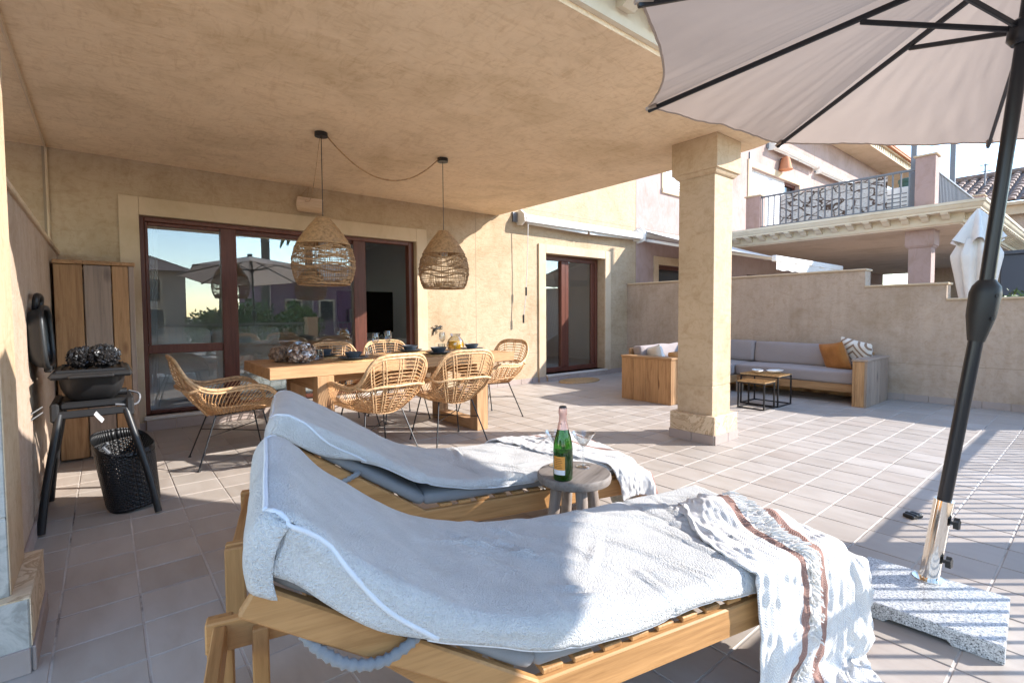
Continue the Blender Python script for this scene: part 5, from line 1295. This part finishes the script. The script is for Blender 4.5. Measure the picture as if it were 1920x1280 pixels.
ac_ = math.atan2(-1.575, -1.585)-R(-62)-.42
label_patch(.052, .112, ac_-.62, ac_+.62, .0452, M['orange'], 'label'); label_patch(.030, .0515, ac_-.62, ac_+.62, .0452, M['paper'], 'label_strip')
for k in range(6): label_patch(.060+k*.008, .0628+k*.008, ac_-.45+.05*(k % 2), ac_+.35-.06*(k % 3), .0455, M['darktext'], 'label_print')
label_patch(.252, .258, ac_-.15, ac_+.15, .0205, M['blackplastic'], 'foil_mark'); label_patch(.045, .11, ac_+1.9, ac_+2.6, .0452, M['orange'], 'label')
for (x, y, lb) in ((1.785, 1.635, 'empty cocktail glass standing in front on the stool'), (1.70, 1.735, 'empty cocktail glass half hidden behind the bottle')):
    q = MB(); q.lathe([(.036, 0), (.035, .003), (.008, .008), (.0042, .02), (.004, .095), (.012, .103), (.034, .130), (.058, .168), (.0568, .168), (.032, .131), (.008, .1045), (0, .103)], 30); tag(q.build('cocktail_glass', M['drink'], None, 40, (x, y, SZT)), lb, 'cocktail glass', 'cocktail glasses on the stool')

# ---- corner sofa of planks
cs = root('corner_sofa', 'wooden plank corner sofa with taupe cushions along the garden wall', 'sofa')
def planks_x(name, x0, x1, y0, y1, z0, z1, n, mat='pineZ', along='Y'):
    for k in range(n):
        q = MB()
        if along == 'Y': a, b_ = y0+(y1-y0)*k/n, y0+(y1-y0)*(k+1)/n; q.box((x0, a+.0015, z0), (x1, b_-.0015, z1), .004)
        else: a, b_ = x0+(x1-x0)*k/n, x0+(x1-x0)*(k+1)/n; q.box((a+.0015, y0, z0), (b_-.0015, y1, z1), .004)
        q.build(name, M[mat], cs)
# arm at the picture's far left end (faces -x), arm at the right end (faces -y)
planks_x('arm_plank', 5.66, 5.69, 3.65, 4.45, 0, .585, 4); planks_x('arm_plank', 5.80, 5.83, 3.65, 4.45, 0, .585, 4)
q = MB(); q.box((5.691, 3.652, 0), (5.799, 3.682, .584), .004); q.box((5.691, 4.418, 0), (5.799, 4.448, .584), .004); q.build('arm_end', M['pineZ'], cs)
q = MB(); q.box((5.65, 3.64, .586), (5.84, 4.46, .616), .005); q.build('arm_top', M['pineY'], cs)
planks_x('arm_plank', 7.32, 8.22, 1.955, 1.985, 0, .575, 5, 'oldZ', 'X'); planks_x('arm_plank', 7.32, 8.22, 2.085, 2.115, 0, .575, 5, 'pineZ', 'X')
q = MB(); q.box((7.321, 1.986, 0), (7.351, 2.084, .574), .004); q.build('arm_end', M['pineZ'], cs)
q = MB(); q.box((7.31, 1.945, .576), (8.23, 2.125, .606), .005); q.build('arm_top', M['oldX'], cs)
q = MB(); q.box((7.47, 2.116, .15), (7.50, 3.70, .255), .004); q.build('seat_beam', M['pineY'], cs)
q = MB(); q.box((5.831, 3.67, .15), (7.50, 3.70, .254), .004); q.build('seat_beam', M['pineX'], cs)
q = MB(); q.box((7.50, 2.12, .225), (8.22, 4.44, .252), .003); q.box((5.84, 3.70, .225), (7.499, 4.44, .252), .003); q.build('seat_deck', M['oldX'], cs)
q = MB(); q.box((8.20, 2.116, .0), (8.235, 4.46, .64), .004); q.build('back_board', M['pineY'], cs)
q = MB(); q.box((5.83, 4.425, .20), (8.20, 4.455, .70), .004); q.build('back_board', M['pineX'], cs)
q = MB(); q.box((7.45, 3.60, 0), (7.53, 3.68, .15), .004); q.build('leg', M['oldZ'], cs)
def cush(name, c, half, rot=(0, 0, 0), mat='sofacloth', b_=(0, 0, .01), r=.035, seed=0, wob=.006):
    Mx = Matrix.Translation(c) @ Matrix.Rotation(rot[2], 4, 'Z') @ Matrix.Rotation(rot[1], 4, 'Y') @ Matrix.Rotation(rot[0], 4, 'X')
    q = MB(); q.rbox(half, r, 13, b_, Mx, wob, seed, 5); return q.build(name, M[mat], cs, 180)
cush('seat_cushion', (7.84, 2.92, .335), (.355, .795, .082), seed=1); cush('seat_cushion', (7.84, 4.06, .335), (.355, .335, .082), seed=2); cush('seat_cushion', (6.66, 4.05, .335), (.815, .345, .082), seed=3)
cush('back_cushion', (8.10, 2.90, .575), (.075, .765, .165), (0, R(10), 0), seed=4, b_=(.02, 0, .0), wob=.016); cush('back_cushion', (8.10, 4.02, .585), (.075, .34, .165), (0, R(10), 0), seed=5, b_=(.02, 0, 0), wob=.016)
cush('back_cushion', (6.62, 4.32, .575), (.76, .075, .165), (R(-10), 0, 0), seed=6, b_=(0, .02, 0), wob=.016); cush('back_cushion', (7.72, 4.33, .575), (.30, .07, .16), (R(-10), 0, 0), seed=7, b_=(0, .02, 0), wob=.012)
def pillow(name, label, c, w_, h, t_, rot, mat, seed, group='scatter cushions on the corner sofa'):
    q = MB(); N_ = 17; idx = {}; vs = []; fs = []
    for sgn in (1, -1):
        for i in range(N_):
            for j in range(N_):
                u, v = -1+2*i/(N_-1), -1+2*j/(N_-1); k = max(0, (1-u**4)*(1-v**4))**.5
                pin = 1-.06*(1-abs(u))*(abs(v) > .99)-.0; x = u*w_/2*(1-.07*(1-u*u)*0-.06*(1-abs(v)**3)*abs(u)*0); 
                x = u*w_/2*(1-.05*(1-v*v)*abs(u)**3); z = v*h/2*(1-.05*(1-u*u)*abs(v)**3)
                vs.append((x, sgn*t_/2*k*(1+.15*mnoise.noise(Vector((u*2+seed, v*2, sgn)))), z))
    n2 = N_*N_
    for s0, o in ((1, 0), (-1, n2)):
        for i in range(N_-1):
            for j in range(N_-1):
                f = (o+i*N_+j, o+i*N_+j+1, o+(i+1)*N_+j+1, o+(i+1)*N_+j); fs.append(f if s0 > 0 else f[::-1])
    q.add(vs, fs); t = q.build(name, M[mat], None, 180, c, rot); tag(t, label, 'cushion', group); return t
pillow('scatter_cushion', 'rust orange velvet cushion leaning at the end of the corner sofa', (7.86, 2.48, .585), .40, .40, .15, (R(-18), R(8), R(62)), 'rust', 1)
pillow('scatter_cushion', 'white cushion with brown diamond print at the end of the corner sofa', (7.97, 2.26, .62), .44, .44, .14, (R(-20), R(-12), R(72)), 'diamond', 2)
pillow('scatter_cushion', 'white scatter cushion leaning in the inner corner of the sofa', (7.60, 4.10, .56), .38, .38, .14, (R(-16), R(0), R(25)), 'whitecloth', 3)
pillow('scatter_cushion', 'white scatter cushion standing against the planked sofa arm', (5.98, 4.10, .57), .40, .36, .14, (R(-10), R(10), R(60)), 'whitecloth', 4)
pillow('scatter_cushion', 'rust patterned cushion lying on the sofa behind the column', (6.35, 3.98, .53), .36, .28, .12, (R(-35), 0, R(10)), 'rust', 5)

# ---- nesting side tables
def nest(x0, x1, y0, y1, h, label):
    t = root('nesting_table', label, 'side table', ((x0+x1)/2, (y0+y1)/2, 0), 0, 'nesting side tables before the sofa'); hx, hy = (x1-x0)/2, (y1-y0)/2
    for sx in (-1, 1):
        for sy in (-1, 1): q = MB(); q.box((sx*hx-.008, sy*hy-.008, 0), (sx*hx+.008, sy*hy+.008, h-.02)); q.build('leg', M['black'], t)
    for z in (.008, h-.022):
        q = MB()
        for s_ in (-1, 1): q.box((-hx+.008, s_*hy-.0075, z-.0075), (hx-.008, s_*hy+.0075, z+.0075)); q.box((s_*hx-.0075, -hy+.008, z-.0075), (s_*hx+.0075, hy-.008, z+.0075))
        q.build('frame_rail', M['black'], t)
    q = MB(); q.box((-hx-.012, -hy-.012, h-.014), (hx+.012, hy+.012, h-.004), .004)
    k = -hx
    while k < hx: q.tube([(k, -hy-.012, h-.003), (k, hy+.012, h-.003)], .006, 5); k += .016
    q.build('woven_top', M['seagrass'], t, 60)
nest(6.20, 6.48, 2.71, 3.03, .345, 'lower black framed nesting table with woven top')
nest(6.54, 6.93, 2.69, 3.16, .40, 'higher black framed nesting table carrying two white dishes')
for (x, y, rz, lb) in ((6.66, 3.0, 30, 'shallow white leaf shaped dish near the sofa front'), (6.78, 2.83, -20, 'shallow white leaf shaped dish at the table edge')):
    q = MB(); P_ = []
    for i in range(13):
        for j in range(9):
            u, v = -1+i/6, -1+j/4; wdt = (1-abs(u)**2.2)**.5 if abs(u) < 1 else 0; P_.append((u*.13, v*.07*wdt, .012+.035*(v*v*wdt+u**4*.9)))
    q.grid(P_, 13, 9); o = q.build('leaf_dish', M['whitecloth'], None, 180, (x, y, .40), (0, 0, R(rz))); md = o.modifiers.new('thickness', 'SOLIDIFY'); md.thickness = .006; tag(o, lb, 'dish', 'white dishes on the nesting table')

# ---- doormat
q = MB()
for k in range(13):
    rr = .44*(k+.5)/13; q.tube([(rr*math.cos(a), .62*rr*math.sin(a), .008) for a in [j*2*math.pi/40 for j in range(40)]], .0175 if k else .02, 5, closed=True)
tag(q.build('doormat', M['seagrass'], None, 180, (6.52, 6.06, 0)), 'oval woven doormat before the patio door', 'doormat')

# ---- parasol
pa = root('parasol', 'large open taupe parasol on a granite base', 'parasol')
base = Vector((2.678, .478, .06)); jt_ = Vector((2.700, .338, 1.24)); hub = Vector((2.70, .25, 2.25))
gb = root('parasol_base', None, None); gb.parent = pa
q = MB(); gp_ = [(2.30, .655), (2.76, .69), (2.735, .225), (2.275, .255)]
cx_ = sum(p[0] for p in gp_)/4; cy_ = sum(p[1] for p in gp_)/4
ang = R(3)
# slab with a shallow hand notch under its edge
q = MB(); n_ = 14; prof_ = [(-.235, 0), (-.10, 0)]+[(-.085, .016), (.085, .016)]+[(.10, 0), (.235, 0), (.235, .066), (-.235, .066)]
q.prism(prof_, -.215, .215, Matrix(((1, 0, 0, 0), (0, 0, 1, 0), (0, 1, 0, 0), (0, 0, 0, 1))))
o = q.build('granite_slab', M['granite'], gb, None, (cx_, cy_, 0), (0, 0, R(-86))); bv = o.modifiers.new('edge', 'BEVEL'); bv.width = .005; bv.segments = 2; bv.limit_method = 'ANGLE'
d_ = (jt_-base).normalized()
q = MB(); q.tube([base, base+d_*.36], .034, 24); q.build('steel_sleeve', M['chrome'], gb, 40)
q = MB(); q.lathe([(.055, .066), (.055, .072), (.036, .073)], 24, (base.x, base.y, 0)); q.build('flange', M['chrome'], gb, 40)
for t in (.10, .27):
    p = base+d_*t; v = Vector((.15, -.985, .1)).normalized(); vv_ = Vector((-.05, -1, 0)).normalized()
    q = MB(); q.tube([p+vv_*.028, p+vv_*.046], .008, 8); q.build('clamp_bolt', M['black'], gb, 40)
    e1 = vv_.normalized().orthogonal().normalized(); e2 = vv_.normalized().cross(e1); q = MB(); n_ = 20
    ring = lambda o_: [p+vv_*o_+(e1*math.cos(2*math.pi*k/n_)+e2*math.sin(2*math.pi*k/n_))*(.021+.0035*math.cos(5*2*math.pi*k/n_)) for k in range(n_)]
    q.add(ring(.044)+ring(.062), [(k, (k+1) % n_, n_+(k+1) % n_, n_+k) for k in range(n_)]+[tuple(range(n_))[::-1], tuple(range(n_, 2*n_))]); q.build('clamp_knob', M['blackplastic'], gb, 40)
q = MB(); q.tube([base+d_*.30, jt_], .024, 20); q.build('lower_pole', M['pole'], pa, 40)
d2 = (hub-jt_).normalized(); apex = hub+d2*.40
q = MB(); q.tube([jt_, apex], .0235, 20); q.build('upper_pole', M['pole'], pa, 40)
q = MB(); q.tube([jt_-d_*.16, jt_-d_*.14, jt_-d_*.06, jt_+d_*.03, jt_+d_*.06, jt_+d2*.085], [.027, .031, .046, .050, .044, .026], 24); q.build('tilt_joint', M['blackplastic'], pa, 50)
for t in (-.07, .02):
    p = jt_+d_*t; v = Vector((-.6, -.75, 0)).normalized(); q = MB(); q.tube([p+v*.044, p+v*.052], .007, 8); q.build('joint_screw', M['black'], pa)
ax = Vector((-.006, -.126, .992)).normalized(); rimc = Vector((2.668, .227, 2.159)); e1 = ax.cross(Vector((0, 1, 0))).normalized(); e2 = ax.cross(e1)
RR = 1.5
def tip(k): a = 5.696-2*math.pi*k/8; return rimc+(e1*math.cos(a)+e2*math.sin(a))*RR
apx = rimc+ax*.44
q = MB(); q.tube([apx-ax*.07, apx+ax*.05], .045, 16); q.build('top_hub', M['pole'], pa, 40)
q = MB(); q.tube([hub-d2*.05, hub-d2*.03, hub+d2*.03, hub+d2*.045], [.034, .05, .05, .03], 16); q.build('runner', M['pole'], pa, 40)
for k in range(8):
    T = tip(k); A0 = apx-ax*.03; off = -ax*.022
    rb = MB(); rb.beam(A0+off, T+off*.8, .016, .024, .003, ax); r_ = rb.build('rib', M['pole'], pa)
    e = (T-A0).normalized(); c_ = MB(); c_.tube([T-e*.05+off*.4, T+e*.012+off*.3], [.016, .011], 8); c_.build('rib_pocket', M['canopy'], pa, 60)
    mid = A0.lerp(T, .37)+off*1.6; s_ = MB(); s_.beam(hub+(mid-hub).normalized()*.04, mid, .014, .02, .003, ax); s_.build('strut', M['pole'], pa)
for k in range(8):                                     # eight cloth gores, slack between ribs, scalloped rim
    T0, T1 = tip(k), tip(k+1); NU, NV = 30, 44; P_ = []
    for i in range(NU):
        f = i/(NU-1)
        for j in range(NV):
            s_ = j/(NV-1); w_ = 4*s_*(1-s_)
            edge = T0.lerp(T1, s_); inw = (rimc-edge).normalized()*(.085*w_*f**3)
            p = apx.lerp(edge+inw, .02+.98*f)
            sag = -.035*w_*math.sin(f*math.pi*.75)*f**.5
            wr = .005*math.sin(14*f+9*s_+k*2)*w_*f+.009*mnoise.noise(Vector((f*2.2+s_*4, s_*17-f*5, k*3.7)))*min(1, w_*3)*f+.004*mnoise.noise(Vector((f*3, (s_+f*.3)*34, k)))*min(1, w_*4)*f
            P_.append(p+ax*(sag+wr+.004))
    q = MB(); q.grid(P_, NU, NV); q.build('canopy_panel', M['canopy'], pa, 180)
    hm_ = MB(); hm_.tube([P_[(NU-1)*NV+j] for j in range(NV)], .005, 5); hm_.build('canopy_hem', M['canopy'], pa, 180)

# ---- small clip on the floor
ck = root('plastic_clip', 'small black plastic clip lying on the tiles by the parasol', 'clip', (3.62, .725, 0), R(-20))
q = MB(); q.box((-.045, -.03, 0), (.045, .03, .022), .005); q.build('body', M['blackplastic'], ck)
q = MB(); q.box((-.02, -.032, .018), (.0, .032, .026), .002); q.box((.015, -.025, .018), (.03, .025, .025), .002); q.build('jaw', M['charcoal'], ck)
